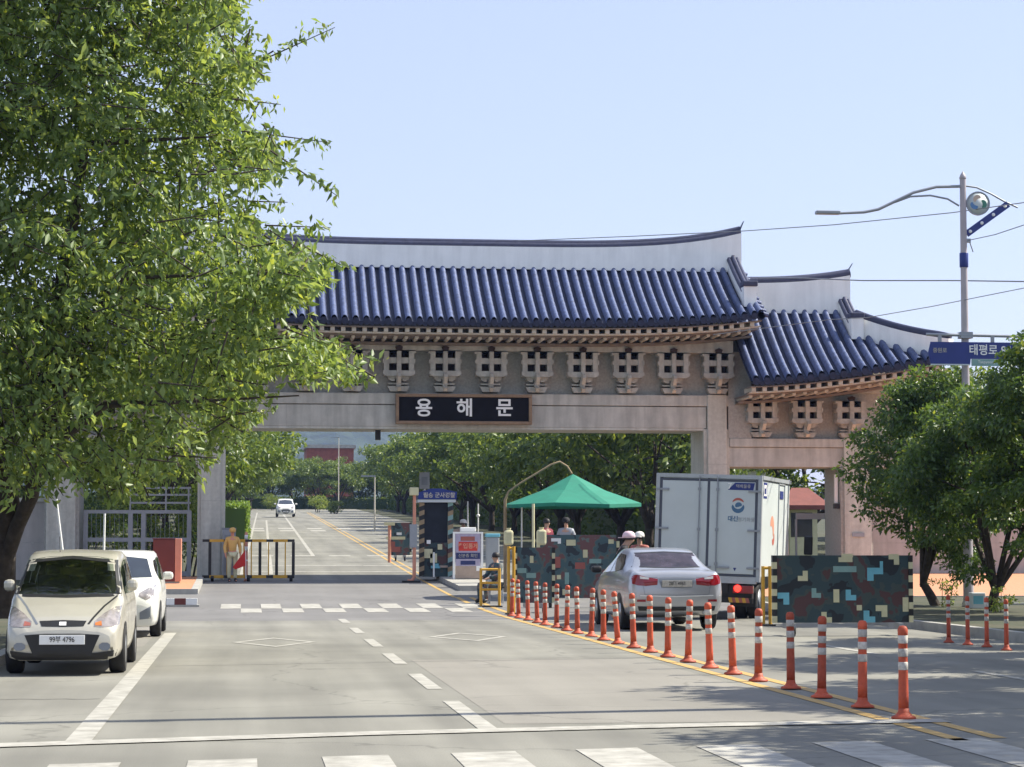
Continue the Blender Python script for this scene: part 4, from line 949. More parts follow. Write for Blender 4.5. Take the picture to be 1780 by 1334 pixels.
for pl in (([(-.53, 1.335), (0, 1.385), (.53, 1.335)], [(-.52, 1.30), (0, 1.35), (.52, 1.30)]), ([(-.545, 1.335), (-.505, 1.335)], [(-.645, .93), (-.58, .93)]), ([(.505, 1.335), (.545, 1.335)], [(.58, .93), (.645, .93)])): patch(bv, 'f', pl[0], pl[1], 'black', 'windscreen_border', c1, off=.008)
patch(bv, 'f', [(-.63, .94), (0, .925), (.63, .94)], [(-.63, .905), (0, .89), (.63, .905)], 'black', 'cowl', c1, n=2, off=.009)
patch(bv, 'f', [(-.27, .635), (0, .645), (.27, .635)], [(-.24, .575), (0, .57), (.24, .575)], 'black', 'grille', c1)
patch(bv, 'f', [(-.04, .625), (.04, .625)], [(-.04, .585), (.04, .585)], 'white', 'badge', c1, n=2, off=.014)
patch(bv, 'f', [(-.43, .475), (-.2, .49), (.2, .49), (.43, .475)], [(-.33, .24), (-.2, .22), (.2, .22), (.33, .24)], 'black', 'air_intake', c1, off=.014)
patch(bv, 'f', [(-.63, .30), (-.4, .27), (0, .24), (.4, .27), (.63, .30)], [(-.6, .19), (-.4, .185), (0, .185), (.4, .185), (.6, .19)], 'black', 'lower_bumper', c1, n=3, off=.012)
for s in (1, -1):
    q = (lambda pl: pl) if s > 0 else mx
    patch(bv, 'f', q([(.36, .63), (.46, .72), (.58, .79), (.66, .80)]), q([(.36, .57), (.46, .565), (.58, .57), (.64, .59)]), 'lampdull', 'headlight', c1)
    patch(bv, 'f', q([(.37, .615), (.44, .635)]), q([(.37, .585), (.45, .58)]), 'lampamber' if s < 0 else 'rust', 'indicator', c1, off=.011)  # shade on the other lens painted in as a darker red
    patch(bv, 'f', q([(.42, .36), (.46, .385), (.52, .385), (.55, .36)]), q([(.42, .32), (.46, .295), (.52, .295), (.55, .32)]), 'alu', 'fog_lamp', c1)
    patch(bv, 'f', q([(.60, .94), (.44, .80), (.33, .67), (.28, .60)]), q([(.625, .935), (.465, .795), (.355, .665), (.305, .595)]), 'alu' if s > 0 else 'black', 'bonnet_seam', c1, n=1, off=.004)
    v = 'R' if s > 0 else 'L'
    for a in SW: patch(bv, v, a[0], a[1], 'seeglass', 'side_window', c1, off=.004)
    for yy in (2.45, 1.7, .8): patch(bv, v, [(yy-.006, .9), (yy+.006, .9)], [(yy-.006, .28), (yy+.006, .28)], 'black', 'door_seam', c1, off=.002)
    wheel(s*.60, 3.0, .285, .19, c1); wheel(s*.60, .55, .285, .19, c1)
    MB().box(s*.67, s*.80, 2.42, 2.55, .96, 1.10, bev=.045).build('wing_mirror', 'beige', c1)
arch(bv, 3.0, .33, c1); arch(bv, .55, .33, c1)
plate(c1, 3.79, .42, '99부 4796', 'f', .52)
MB().tube([(.18, 1.9, 1.42), (.2, 1.75, 1.62)], .006, 5).build('aerial', 'black', c1)
# white hatchback
c2 = empty('parked_car', (-2.12, 41.9, 0), 'white hatchback parked behind the champagne car, half hidden by it', 'car', rz=R(180))
st2 = [(-.05, .35, .5, .75, .60, .88, .5), (0, .22, .66, .86, .70, 1.2, .52), (.35, .2, .72, .90, .74, 1.40, .56), (1.0, .19, .73, .91, .75, 1.43, .58), (1.7, .19, .73, .91, .75, 1.40, .57), (2.1, .19, .73, .90, .745, 1.24, .57), (2.6, .19, .73, .88, .74, 1.0, .63), (2.75, .19, .72, .82, .735, .93, .62), (3.1, .18, .71, .74, .72, .84, .58), (3.4, .18, .68, .64, .69, .72, .52), (3.5, .18, .62, .55, .64, .62, .46), (3.54, .24, .55, .48, .58, .54, .42)]
bo, bv = car_body(st2, 'body', 'carwhite', c2)
patch(bv, 'f', [(-.47, 1.29), (0, 1.34), (.47, 1.29)], [(-.58, .985), (0, .965), (.58, .985)], 'glass', 'windscreen', c2)
patch(bv, 'f', [(-.36, .50), (0, .5), (.36, .50)], [(-.18, .24), (0, .22), (.18, .24)], 'black', 'air_intake', c2)
patch(bv, 'f', [(-.25, .6), (0, .61), (.25, .6)], [(-.25, .555), (0, .55), (.25, .555)], 'black', 'grille', c2, off=.008)
for s in (1, -1):
    q = (lambda pl: pl) if s > 0 else mx
    patch(bv, 'f', q([(.40, .73), (.52, .80), (.66, .87)]), q([(.40, .68), (.52, .62), (.66, .68)]), 'lampdull', 'headlight', c2)
    patch(bv, 'f', q([(.42, .42), (.60, .52)]), q([(.42, .30), (.60, .32)]), 'alu', 'fog_lamp', c2)
    v = 'R' if s > 0 else 'L'
    patch(bv, v, [(2.35, 1.02), (1.95, 1.26), (1.5, 1.32)], [(2.35, .94), (1.9, .93), (1.5, .93)], 'glass', 'side_window', c2); patch(bv, v, [(1.42, 1.32), (.6, 1.29)], [(1.42, .93), (.6, .96)], 'glass', 'side_window', c2)
    wheel(s*.655, 2.85, .28, .18, c2); wheel(s*.655, .5, .28, .18, c2); MB().box(s*.74, s*.92, 2.15, 2.26, .94, 1.07, bev=.045).build('wing_mirror', 'carwhite', c2)
arch(bv, 2.85, .33, c2); arch(bv, .5, .33, c2)
plate(c2, 3.55, .37, '31모 2058', 'f', .42)
c3 = copy_tree(c2, (XA(495, 222), 222, gz(222)), 'small white car far away driving towards us down the avenue', R(180), sc=1.2)
# silver sedan, drives away (local +y = front)
c4 = empty('driven_car', (7.62, 40.4, 0), 'silver saloon car stopped behind the white truck, seen from the rear', 'car')
st4 = [(-.06, .40, .60, .74, .70, .88, .60), (0, .32, .74, .90, .80, 1.02, .70), (.12, .28, .80, .96, .84, 1.06, .74), (.55, .24, .83, .98, .86, 1.10, .72), (.95, .22, .84, 1.0, .865, 1.27, .62), (1.35, .2, .85, 1.0, .87, 1.42, .59), (2.1, .2, .85, .99, .87, 1.47, .60), (2.8, .2, .85, .97, .87, 1.40, .60), (3.4, .2, .85, .95, .865, 1.08, .70), (3.6, .2, .84, .88, .86, .98, .68), (4.2, .2, .83, .78, .83, .86, .64), (4.6, .2, .76, .64, .78, .72, .56), (4.72, .26, .64, .52, .66, .58, .48)]
bo, bv = car_body(st4, 'body', 'silver', c4)
patch(bv, 'r', [(-.53, 1.375), (0, 1.40), (.53, 1.375)], [(-.66, 1.135), (0, 1.115), (.66, 1.135)], 'glass2', 'rear_window', c4)
patch(bv, 'r', [(-.80, .64), (0, .62), (.80, .64)], [(-.79, .625), (0, .605), (.79, .625)], 'white', 'bumper_crease', c4, n=1, off=.008)
patch(bv, 'r', [(-.70, .44), (0, .43), (.70, .44)], [(-.68, .36), (0, .36), (.68, .36)], 'black', 'diffuser', c4, off=.01)
patch(bv, 'r', [(-.33, .93), (0, .935), (.33, .93)], [(-.28, .77), (0, .765), (.28, .77)], 'alu', 'plate_recess', c4, off=.004)
patch(bv, 'r', [(-.60, .955), (0, .96), (.60, .955)], [(-.6, .945), (0, .95), (.6, .945)], 'alu', 'boot_seam', c4, n=1)
for s in (1, -1):
    q = (lambda pl: pl) if s > 0 else mx
    patch(bv, 'r', q([(.34, .925), (.55, .96), (.70, 1.0), (.80, .99)]), q([(.35, .82), (.55, .80), (.70, .81), (.795, .84)]), 'lampred', 'tail_light', c4)
    patch(bv, 'r', q([(.50, .945), (.66, .975)]), q([(.50, .915), (.66, .925)]), 'lampclear', 'reversing_light', c4, n=2, off=.011)
    v = 'R' if s > 0 else 'L'
    patch(bv, v, [(1.2, 1.19), (1.6, 1.345), (2.2, 1.375)], [(1.1, 1.08), (1.6, 1.045), (2.2, 1.03)], 'glass', 'side_window', c4); patch(bv, v, [(2.27, 1.375), (2.75, 1.32), (3.25, 1.07)], [(2.27, 1.03), (2.75, 1.02), (3.25, 1.0)], 'glass', 'side_window', c4)
    patch(bv, v, [(2.23, 1.0), (2.24, 1.0)], [(2.23, .3), (2.24, .3)], 'black', 'door_seam', c4, n=3, off=.002)
    wheel(s*.765, .95, .32, .21, c4); wheel(s*.765, 3.75, .32, .21, c4)
    MB().box(s*.86, s*1.06, 3.02, 3.14, 1.0, 1.13, bev=.045).build('wing_mirror', 'black', c4)
arch(bv, .95, .37, c4); arch(bv, 3.75, .37, c4)
plate(c4, -.085, .84, '28더 4963', 'r', .54, 'band')
patch(bv, 'r', [(-.35, .965), (0, .972), (.35, .965)], [(-.35, .945), (0, .952), (.35, .945)], 'rim', 'chrome_strip', c4, n=1, off=.009)
for s in (1, -1):
    patch(bv, 'r', [(s*.56, .56), (s*.72, .56)], [(s*.56, .52), (s*.72, .52)], 'lampred', 'reflector', c4, n=1, off=.012)
    patch(bv, 'r', [(s*.60, .80), (s*.608, .80)], [(s*.57, .645), (s*.578, .645)], 'alu', 'boot_gap', c4, n=4, off=.005)
patch(bv, 'r', [(-.57, .650), (0, .640), (.57, .650)], [(-.57, .643), (0, .633), (.57, .643)], 'alu', 'boot_gap', c4, n=1, off=.009)
patch(bv, 'r', [(-.55, 1.385), (0, 1.41), (.55, 1.385)], [(-.54, 1.365), (0, 1.39), (.54, 1.365)], 'black', 'window_seal', c4, n=1, off=.009)
patch(bv, 'r', [(-.67, 1.145), (0, 1.125), (.67, 1.145)], [(-.68, 1.128), (0, 1.108), (.68, 1.128)], 'black', 'window_seal', c4, n=1, off=.009)
for s in (1, -1): MB().tube([(s*.5, -.04, .33), (s*.5, .1, .33)], .035, 10).build('exhaust_pipe', 'rim', c4)
# truck
tk = empty('box_truck', (9.45, 46.9, 0), 'white box truck with closed rear doors and one red brake light lit', 'truck', rot=(0, R(2.0), -R(22)))
W, L_, Z0, Z1 = 1.09, 3.9, .90, 2.98
MB().box(-W, W, .03, L_, Z0, Z1, bev=.012).build('cargo_box', 'boxwhite', tk)
fr = MB().use('boxframe')
fr.box(-W-.02, -W+.06, -.02, .1, Z0-.1, Z1+.01); fr.box(W-.06, W+.02, -.02, .1, Z0-.1, Z1+.01); fr.box(-W+.061, W-.061, -.02, .1, Z1-.07, Z1+.012); fr.box(-W+.061, W-.061, -.03, .1, Z0-.14, Z0-.0)
fr.box(W+.001, W+.03, .1, L_, Z1-.07, Z1+.012); fr.box(-W-.03, -W-.001, .1, L_, Z1-.07, Z1+.012)
fr.build('door_frame', parent=tk)
seal = MB().use('seal')
for x in (-W+.09, W-.09, .0): seal.box(x-.025, x+.025, -.012, .029, Z0+.002, Z1-.072)
seal.box(-W+.065, W-.065, -.0135, .029, Z1-.13, Z1-.09); seal.box(-W+.065, W-.065, -.0135, .029, Z0+.01, Z0+.05)
seal.build('door_seal', parent=tk)
for s in (-1, 1):
    x0, x1 = (-W+.117, -.027) if s < 0 else (.027, W-.117)
    d = MB().box(x0, x1, -.015, .029, Z0+.055, Z1-.135, bev=.006).build('rear_door', 'boxwhite', tk)
    xr = s*.19
    MB().tube([(xr, -.04, Z0-.06), (xr, -.04, Z1-.02)], .014, 8).build('lock_rod', 'steel', d)
    b = MB().use('steel')
    for z in (Z0+.25, Z0+.95, Z1-.3): b.box(xr-.03, xr+.03, -.06, -.016, z-.03, z+.03)
    b.build('rod_bracket', parent=d)
    for z in (Z0+.18, Z0+.95, Z1-.32): MB().box(s*(W+.01), s*(W-.26), -.045, -.017, z-.022, z+.022, bev=.005).build('hinge', 'steel', d)
    MB().box(xr+.03, xr+.28, -.06, -.02, Z0+.16, Z0+.2).build('handle', 'steel', d)
# marks on the right door
T = Matrix.Translation((.62, -.0185, Z1-.62)) @ Matrix.Rotation(R(90), 4, 'X')
def arcs(b, r0, r1, a0, a1, T, n=14):
    vs = []
    for i in range(n+1):
        a = R(a0+(a1-a0)*i/n); k = math.sin(math.pi*i/n)**.5; rm = (r0+r1)/2; h = (r1-r0)/2*k
        vs += [((rm-h)*math.cos(a), (rm-h)*math.sin(a), .0), ((rm+h)*math.cos(a), (rm+h)*math.sin(a), .0)]
    b.add(vs, [(2*i, 2*i+1, 2*i+3, 2*i+2) for i in range(n)], False, T)
M['logoblue'] = mat('logo_blue', (.06, .15, .27), .5, var=0); M['logored'] = mat('logo_red', (.45, .10, .07), .5, var=0)
b = MB().use('logoblue'); arcs(b, .07, .155, 170, 370, T); arcs(b, .0, .10, 20, 190, Matrix.Translation((.64, -.0185, Z1-.65)) @ Matrix.Rotation(R(90), 4, 'X')); b.use('logored'); arcs(b, .11, .16, 30, 150, T); b.build('logo', parent=tk)
text('lettering', '대신', .12, (.52, -.0185, Z1-.90), 'logoblue', tk, bold=.004, depth=.001); text('lettering', '정기화물', .10, (.80, -.0185, Z1-.91), 'steel', tk, depth=.001)
b = MB().use('navy').prism([(.40, Z1-.30), (.55, Z1-.15), (.96, Z1-.15), (.93, Z1-.30)], 'y', -.0185, -.0165); b.build('blue_band', parent=tk); text('lettering', '7', .17, (.44, -.021, Z1-.225), 'white', tk, bold=.004, depth=.001); text('lettering', '택배물류', .085, (.72, -.021, Z1-.225), 'band', tk, depth=.001)
MB().prism([(.55, Z0+.18), (.62, Z0+.18), (.585, Z0+.11)], 'y', -.0185, -.0165).build('mark', 'navy', tk)
# right side marks
rs = (R(90), 0, R(90))
b = MB().use('navy').box(W+.001, W+.004, .3, .75, Z1-.45, Z1-.12); b.use('white').box(W+.0045, W+.006, .36, .69, Z1-.40, Z1-.17); b.use('navy').box(W+.0065, W+.008, .42, .62, Z1-.36, Z1-.24); b.build('side_label', parent=tk)
b = MB().use('salmon'); arcs(b, .1, .34, 60, 240, Matrix.Translation((W+.003, 1.5, Z0+.95)) @ Matrix.Rotation(R(90), 4, 'Y')); b.use('logored'); arcs(b, .05, .2, -60, 120, Matrix.Translation((W+.0035, 1.7, Z0+.85)) @ Matrix.Rotation(R(90), 4, 'Y')); b.build('side_graphic', parent=tk)
b = MB().use('boxframe')
for y in (2.3, 3.1): b.box(W+.001, W+.02, y, y+.03, Z0+.05, Z1-.09)
for z in (Z0+.05, Z1-.12): b.box(W+.001, W+.018, 2.335, 3.095, z, z+.025)
b.build('side_door', parent=tk)
MB().box(W+.001, W+.012, 2.5, 2.95, Z1-.42, Z1-.25).build('side_plate', 'navy', tk)
ch = MB().use('black').box(-.45, .45, .0, 5.2, .55, .78); ch.box(-.95, .95, .05, .3, .45, .74); ch.build('chassis', parent=tk)
MB().box(-.98, .98, -.03, .03, .36, .46).build('underrun_bar', 'black', tk)
for s in (-1, 1):
    MB().box(s*.56, s*.98, -.035, .04, .56, .72, bev=.01).build('tail_light', 'lampred', tk)
    for k in (0, 1): wheel(s*(.86-.26*k), .95, .40, .2, tk, 'steel')
    wheel(s*.80, 4.6, .40, .2, tk, 'steel')
    MB().box(s*.45, s*.98, .35, .38, .28, .58).build('mud_flap', 'black', tk)
b = MB(); 
for k in range(6): b.use('yellow' if k % 2 == 0 else 'rust').prism([(.5+k*.07, .37), (.57+k*.07, .37), (.54+k*.07, .47), (.47+k*.07, .47)], 'y', -.045, -.032)
b.build('hazard_plate', parent=tk)
bl_ = MB(); bl_.lathe([(0, 0), (.075, 0), (.07, .02), (0, .03)], 16, Matrix.Translation((.66, -.04, .66)) @ Matrix.Rotation(R(90), 4, 'X')); bo_ = bl_.build('brake_light', 'brake', tk)
cabb = MB().use('carwhite').prism([(L_+.08, .6), (L_+1.75, .6), (L_+1.78, 1.15), (L_+1.45, 1.98), (L_+.2, 2.02), (L_+.08, 1.9)], 'x', -.86, .86); cb_ = cabb.build('cab', parent=tk)
for s in (-1, 1): MB().prism([(L_+.55, 1.2), (L_+1.6, 1.2), (L_+1.36, 1.82), (L_+.55, 1.84)], 'x', s*.861, s*.868).build('cab_window', 'glass', cb_)
MB().prism([(L_+1.80, 1.2), (L_+1.81, 1.2), (L_+1.50, 1.93), (L_+1.49, 1.93)], 'x', -.78, .78).build('windscreen', 'glass', cb_)
for s in (-1, 1):
    b = MB().use('black').box(s*1.22, s*1.42, L_+1.5, L_+1.56, 1.35, 1.78, bev=.03); b.tube([(s*.86, L_+1.5, 1.3), (s*1.3, L_+1.53, 1.33)], .015, 6); b.build('wing_mirror', parent=cb_)

# ---------------------------------------------------------------- camouflaged barriers
def decal(b, m, cells, x, z, u, y=-.004):
    b.use(m)
    for k, (i, j, w2, h2) in enumerate(cells): b.box(x+i*u, x+(i+w2)*u, y-.002*(k % 2), -.0005, z+j*u, z+(j+h2)*u)
Lsh = [(0, 0, 2, 1), (1, 1, 1, 1)]; Lsm = [(0, 0, 1, 2), (1, 0, 1, 1)]; Lbt = [(0, 1, 2, 1), (1, 0, 1, 1)]
def camo_barrier(px0, px1, ytop, Y, label, decals, zb=.22, left_post=True, name='camouflage_barrier', ywh=True, bump=0):
    x0, x1 = XA(px0, Y), XA(px1, Y); g = gz(Y); r = empty(name, ((x0+x1)/2, Y, g), label, 'barrier', 'camouflage painted barriers'); W = x1-x0; h = ZA(ytop, Y)-g
    b = MB().use('camo' if Y < 45 else 'camo3').box(-W/2, W/2, 0, .06, zb, h)
    for (m, cells, fx, fz, u) in decals: decal(b, m, cells, -W/2+fx*W, zb+fz*(h-zb), u)
    b.build('panel', parent=r)
    for s in (-1, 1):
        b = MB(); n = 10
        for k in range(n): b.use('cream' if (k % 2 == 0) else 'black').box(s*W/2-.035, s*W/2+.035, -.03, .09, zb+(h-zb)*k/n, zb+(h-zb)*(k+1)/n)
        b.build('striped_edge', parent=r)
        MB().box(s*(W/2-.25)-.04, s*(W/2-.25)+.04, -.3, .35, .12, zb-.003).build('foot', 'steel', r)
        if ywh:
            MB().lathe([(.02, -.03), (.09, -.03), (.09, .03), (.02, .03)], 12, Matrix.Translation((s*(W/2-.25), -.24, .09)) @ Matrix.Rotation(R(90), 4, 'Y')).build('wheel', 'rubber', r)
    return r
camo_barrier(1346, 1582, 966, 38.0, 'large dark camouflage barrier with cream and sky blue patches right of the truck', [
    ('cream', Lsh, .17, .62, .085), ('cyan', Lbt, .02, .27, .1), ('teal', [(0, 0, 4, 1)], .43, .75, .1), ('teal', Lsm, .27, .37, .08), ('cream', [(0, 0, 1, 2.2)], .43, .30, .1), ('cyan', Lsm, .52, .33, .09),
    ('cyan', [(0, 0, 1, 2), (1, 1, 1.5, 1), (2, 2, .5, 1)], .68, .62, .11), ('cream', [(0, 0, 1, 1)], .60, .18, .09), ('cream', Lbt, .74, .08, .1), ('cyan', Lsm, .65, 0.0, .1), ('cream', Lsm, .34, 0.0, .09), ('cream', [(0, 0, 2.4, .8), (.5, .8, 2, .6)], .47, .90, .1), ('cream', Lbt, .84, .86, .09), ('cream', [(0, 0, 1, 2.4)], .94, .16, .1)])
camo_barrier(896, 962, 952, 51.5, 'short camouflage barrier with teal patches behind the end of the bollard row', [('cream', [(0, 0, 1, 2)], .38, .72, .08), ('teal', [(0, 1, 2, 1), (2, 0, 2, 1)], .03, .45, .11), ('white', [(0, 0, .6, 1)], .62, .25, .07)])
camo_barrier(936, 1074, 930, 54.5, 'long camouflage barrier with cream and rust patches under the green parasol', [('cream', [(0, 0, 1, 1.2)], .04, .85, .1), ('white', [(0, .4, 1.8, .6), (1.2, 0, .6, .6)], .16, .86, .13), ('cream', [(0, 0, 1.6, 1)], .35, .83, .14), ('cream', [(0, 0, 1, 1.7)], .56, .64, .11), ('rust', Lsh, .14, .48, .13), ('teal', [(0, 0, 2.2, .8)], .64, .55, .13), ('teal', [(0, 0, 1, 2.8)], .33, .22, .1), ('rust', [(0, 0, 2, 1.3)], .46, .46, .12), ('cream', [(0, 0, 1, 1)], .23, .30, .1), ('cream', [(0, 0, 1, 1.4)], .30, .05, .1), ('cream', [(0, 0, 1, .8)], .88, .86, .13)])
camo_barrier(676, 714, 909, 90, 'small far reddish camouflage barrier beside the entrance pole', [('white', [(0, 0, 2, 1)], .35, .62, .1), ('rust', Lsm, .05, .1, .2)])
# yellow frames
def yframe(px0, px1, ytop, Y, label, rungs, m='yellow'):
    x0, x1 = XA(px0, Y), XA(px1, Y); g = gz(Y); r = empty('yellow_frame', ((x0+x1)/2, Y, g), label, 'barrier'); W = x1-x0; h = ZA(ytop, Y)-g
    for s in (-1, 1): MB().tube([(s*W/2, 0, 0), (s*W/2, 0, h)], .035, 8).build('upright', m, r)
    for z in rungs: MB().tube([(-W/2, 0, h*z), (W/2, 0, h*z)], .028, 8).build('rail', m, r)
    MB().box(-W/2-.05, W/2+.05, -.25, .25, 0, .03).build('foot', 'black', r)
    return r
yframe(836, 868, 988, 55, 'low yellow railing frame beside the seated guard', (.97, .62, .45))
yframe(884, 893, 950, 50.5, 'narrow yellow post pair at the end of the bollard row', (.97, .5))
yframe(1326, 1338, 985, 43, 'narrow yellow post frame between the truck and the dark barrier', (.97,))
# ---------------------------------------------------------------- parasol
px0, px1, Y = 880, 1112, 60.0; cxx = XA(996, Y); g = gz(Y); rad = (XA(px1, Y)-XA(px0, Y))/2
za, zh = ZA(824, Y)-g, ZA(877, Y)-g
um = empty('parasol', (cxx, Y, g), 'green square parasol on a curved side pole shading the guards', 'parasol')
b = MB().use('green'); n = 8; vs = [(0, 0, za)]
for k in range(n):
    a = 2*math.pi*(k+.5)/n; r_ = rad*(1.0)
    vs.append((r_*.5*math.cos(a), r_*.5*math.sin(a), zh+(za-zh)*.45)); 
for k in range(n):
    a = 2*math.pi*(k+.5)/n; vs.append((rad*math.cos(a)*1.04, rad*math.sin(a)*1.04, zh+.03*math.sin(3*k)))
fs = [(0, 1+k, 1+(k+1) % n) for k in range(n)]+[(1+k, 1+n+k, 1+n+(k+1) % n, 1+(k+1) % n) for k in range(n)]
vs += [(x, y, z-.09) for x, y, z in vs[1+n:1+2*n]]; fs += [(1+n+k, 1+2*n+k, 1+2*n+(k+1) % n, 1+n+(k+1) % n) for k in range(n)]
b.add(vs, fs); b.build('canopy', parent=um)
for k in range(n):
    a = 2*math.pi*(k+.5)/n; MB().tube([(0, 0, za-.1), (rad*math.cos(a), rad*math.sin(a), zh-.02)], .012, 5).build('rib', 'steel', um)
pole = [at(878, y, Y) for y in (1030, 960, 900, 870)]+[at(x, y, Y) for x, y in ((884, 855), (905, 840), (935, 822), (958, 808), (973, 803), (986, 811), (994, 824))]
b = MB().use('wood'); b.tube([p-Vector((cxx, Y, g)) for p in pole], [.045, .045, .042, .04]+[.027]*7, 8); b.build('pole', parent=um)
MB().lathe([(.35, 0), (.35, .08), (.1, .12)], 16, Matrix.Translation((pole[0].x-cxx, 0, -.02))).build('base', 'kerb', um)
for i, (px, y0, Y, lab) in enumerate(((907, 878, 61, 'thin white pole under the left edge of the parasol'), (927, 876, 58, 'thicker cream pole under the parasol behind the short barrier'), (813, 872, 76, 'thin white pole behind the poster board, left one'), (831, 876, 77, 'thin white pole behind the poster board, right one'))):
    x = XA(px, Y); g2 = gz(Y); r = empty('white_pole', (x, Y, g2), lab, 'pole'); h = ZA(y0, Y)-g2
    MB().tube([(0, 0, 0), (0, 0, h)], .035 if i == 1 else .022, 8).build('pole', 'white' if i != 1 else 'cream', r); MB().lathe([(.12, 0), (.11, .04), (.03, .06)], 12).build('base', 'steel', r)
    if i == 3: MB().lathe([(.02, 0), (.06, .02), (.06, .08), (.02, .1)], 10, Matrix.Translation((0, 0, h-.45))).build('collar', 'white', r)
# ---------------------------------------------------------------- guard booth
Y = 70.6; x0, x1 = XA(729, Y), XA(787, Y); g = gz(Y)+.13; cx = (x0+x1)/2; W = x1-x0; z = lambda py: ZA(py, Y)-g
bt = empty('guard_booth', (cx, Y, g), 'narrow guard booth with blue sign, dark window and striped post on the traffic island', 'guard booth')
b = MB().use('camo').box(-W/2+.12, W/2-.02, .05, 1.3, 0, z(944)); 
for (m, cells, fx, fz, u) in (('cream', [(0, 0, 2, 2), (1.5, -1, 1.5, 2)], .12, .55, .14), ('cream', [(0, 0, 1, 1.2)], .55, .80, .14), ('white', [(0, 0, 1, 1)], .22, .97, .12), ('cyan', [(0, 0, 2.2, .6), (.8, .6, 1, .5)], .35, .25, .13), ('tan', [(0, 0, 2.6, .5)], .6, .27, .13)): decal(b, m, cells, -W/2+fx*W, fz*z(944), u, .046)
b.build('lower_panel', parent=bt)
MB().box(-W/2+.16, W/2-.15, .12, 1.25, z(944)+.002, z(874)).build('window', 'booth', bt)
MB().box(-W/2-.05, W/2+.08, -.1, 1.4, z(874)+.002, z(869)).build('roof_edge', 'boxwhite', bt)
s_ = MB().use('navy').prism([(-W/2-.05, z(868.5)), (W/2+.1, z(868.5)), (W/2+.12, z(856)), (.15, z(850)), (-.15, z(850)), (-W/2-.05, z(857))], 'y', -.12, 1.4).build('sign_board', parent=bt)
text('sign_text', '필승 군사경찰', .17, (.08, -.125, z(862)), 'band', s_, bold=.004)
for s, m2 in ((-1, 'wood'), (1, 'teal')):
    b = MB(); n = 16; zz = z(874)
    xx = -W/2+.07 if s < 0 else W/2-.07
    for k in range(n): b.use(('black', 'wood')[k % 2] if s < 0 else ('teal', 'wood', 'camo')[k % 3]).prism([(xx-.08, zz*k/n), (xx+.08, zz*k/n+.06), (xx+.08, zz*(k+1)/n+.06), (xx-.08, zz*(k+1)/n)], 'y', -.03, .04)
    b.build('striped_post', parent=bt)
MB().box(-.12, -.07, -.35, -.3, 0, .75).build('bar', 'white', bt)
x = XA(737.5, 77); r = empty('notice_sign', (x, 77, gz(77)), 'grey rectangular notice sign on a post above the guard booth', 'sign'); h = ZA(822, 77)-gz(77)
MB().tube([(0, .03, 0), (0, .03, h)], .03, 8).build('pole', 'steel', r); o = MB().box(-.17, .17, -.03, 0, h-.55, h).build('panel', 'steel', r); MB().box(-.1, .1, -.034, -.031, h-.42, h-.15).build('notice', 'alu', o)
x = XA(719, 69.5); r = empty('entrance_pole', (x, 69.5, gz(69.5)), 'tall salmon coloured pole with a cream box on top left of the booth', 'pole'); h = ZA(862, 69.5)-gz(69.5)
MB().tube([(-.18, 0, .05), (-.05, 0, .05), (.02, 0, .18), (.02, 0, h)], [.06, .06, .055, .05], 10).build('pole', 'salmon', r); MB().box(-.13, .14, -.13, .13, h, h+.24, bev=.02).build('head_box', 'cream', r)
MB().box(-.12, .1, -.08, .08, 1.05, 1.75, bev=.01).build('control_box', 'steel', r); MB().box(-.35, .2, -.12, .12, 0, .06).build('base', 'black', r)
x = XA(677, 88); r = empty('entrance_pole', (x, 88, gz(88)), 'short salmon post with a flat cream top left of the far reddish barrier', 'pole'); h = ZA(914, 88)-gz(88)
MB().tube([(0, 0, 0), (0, 0, h)], .06, 8).build('pole', 'salmon', r); MB().box(-.2, .2, -.1, .1, h, h+.12).build('head_box', 'cream', r); MB().box(-.12, .6, -.03, .03, h*.62, h*.7).build('arm', 'cream', r)
# poster board
Y = 68.6; x0, x1 = XA(789, Y), XA(838, Y); g = gz(Y)+.13; cx = (x0+x1)/2; W = x1-x0; z = lambda py: ZA(py, Y)-g
pb = empty('poster_board', (cx, Y, g), 'white framed poster board with red and navy print beside the booth', 'poster board')
b = MB().use('lavender').box(-W/2+.05, W/2-.05, 0, .03, z(984), z(928)); b.use('posterred').box(-W/2+.14, W/2-.14, -.004, -.0005, z(958), z(942)); b.use('rust').box(-W/2+.2, W/2-.22, -.004, -.0005, z(940.5), z(933)); b.use('posternavy').box(-W/2+.06, W/2-.06, -.004, -.0005, z(972), z(961)); b.use('posternavy').box(-W/2+.2, W/2-.2, -.004, -.0005, z(982), z(975))
po = b.build('poster', parent=pb); text('poster_text', '출입통제', .17, (0, -.006, z(950)), 'salmon', po, bold=.004); text('poster_text', '신분증 확인', .12, (0, -.006, z(966.5)), 'band', po)
MB().box(-W/2+.05, W/2-.05, .0, .03, .03, z(984)-.002).build('lower_board', 'tan', pb); MB().box(.25, .45, -.006, -.0005, .25, .4).build('notice', 'white', pb)
for s in (-1, 1): MB().box(s*W/2-.03, s*W/2+.03, -.015, .045, 0, z(925)).build('frame_side', 'white', pb)
MB().box(-W/2+.032, W/2-.032, -.015, .045, z(928)+.001, z(925)).build('frame_top', 'white', pb); MB().box(-W/2, W/2, .05, .5, 0, .05).build('foot', 'steel', pb)
MB().box(-.22, .25, .1, .3, z(925), z(917), bev=.02).build('box_on_top', 'white', pb)
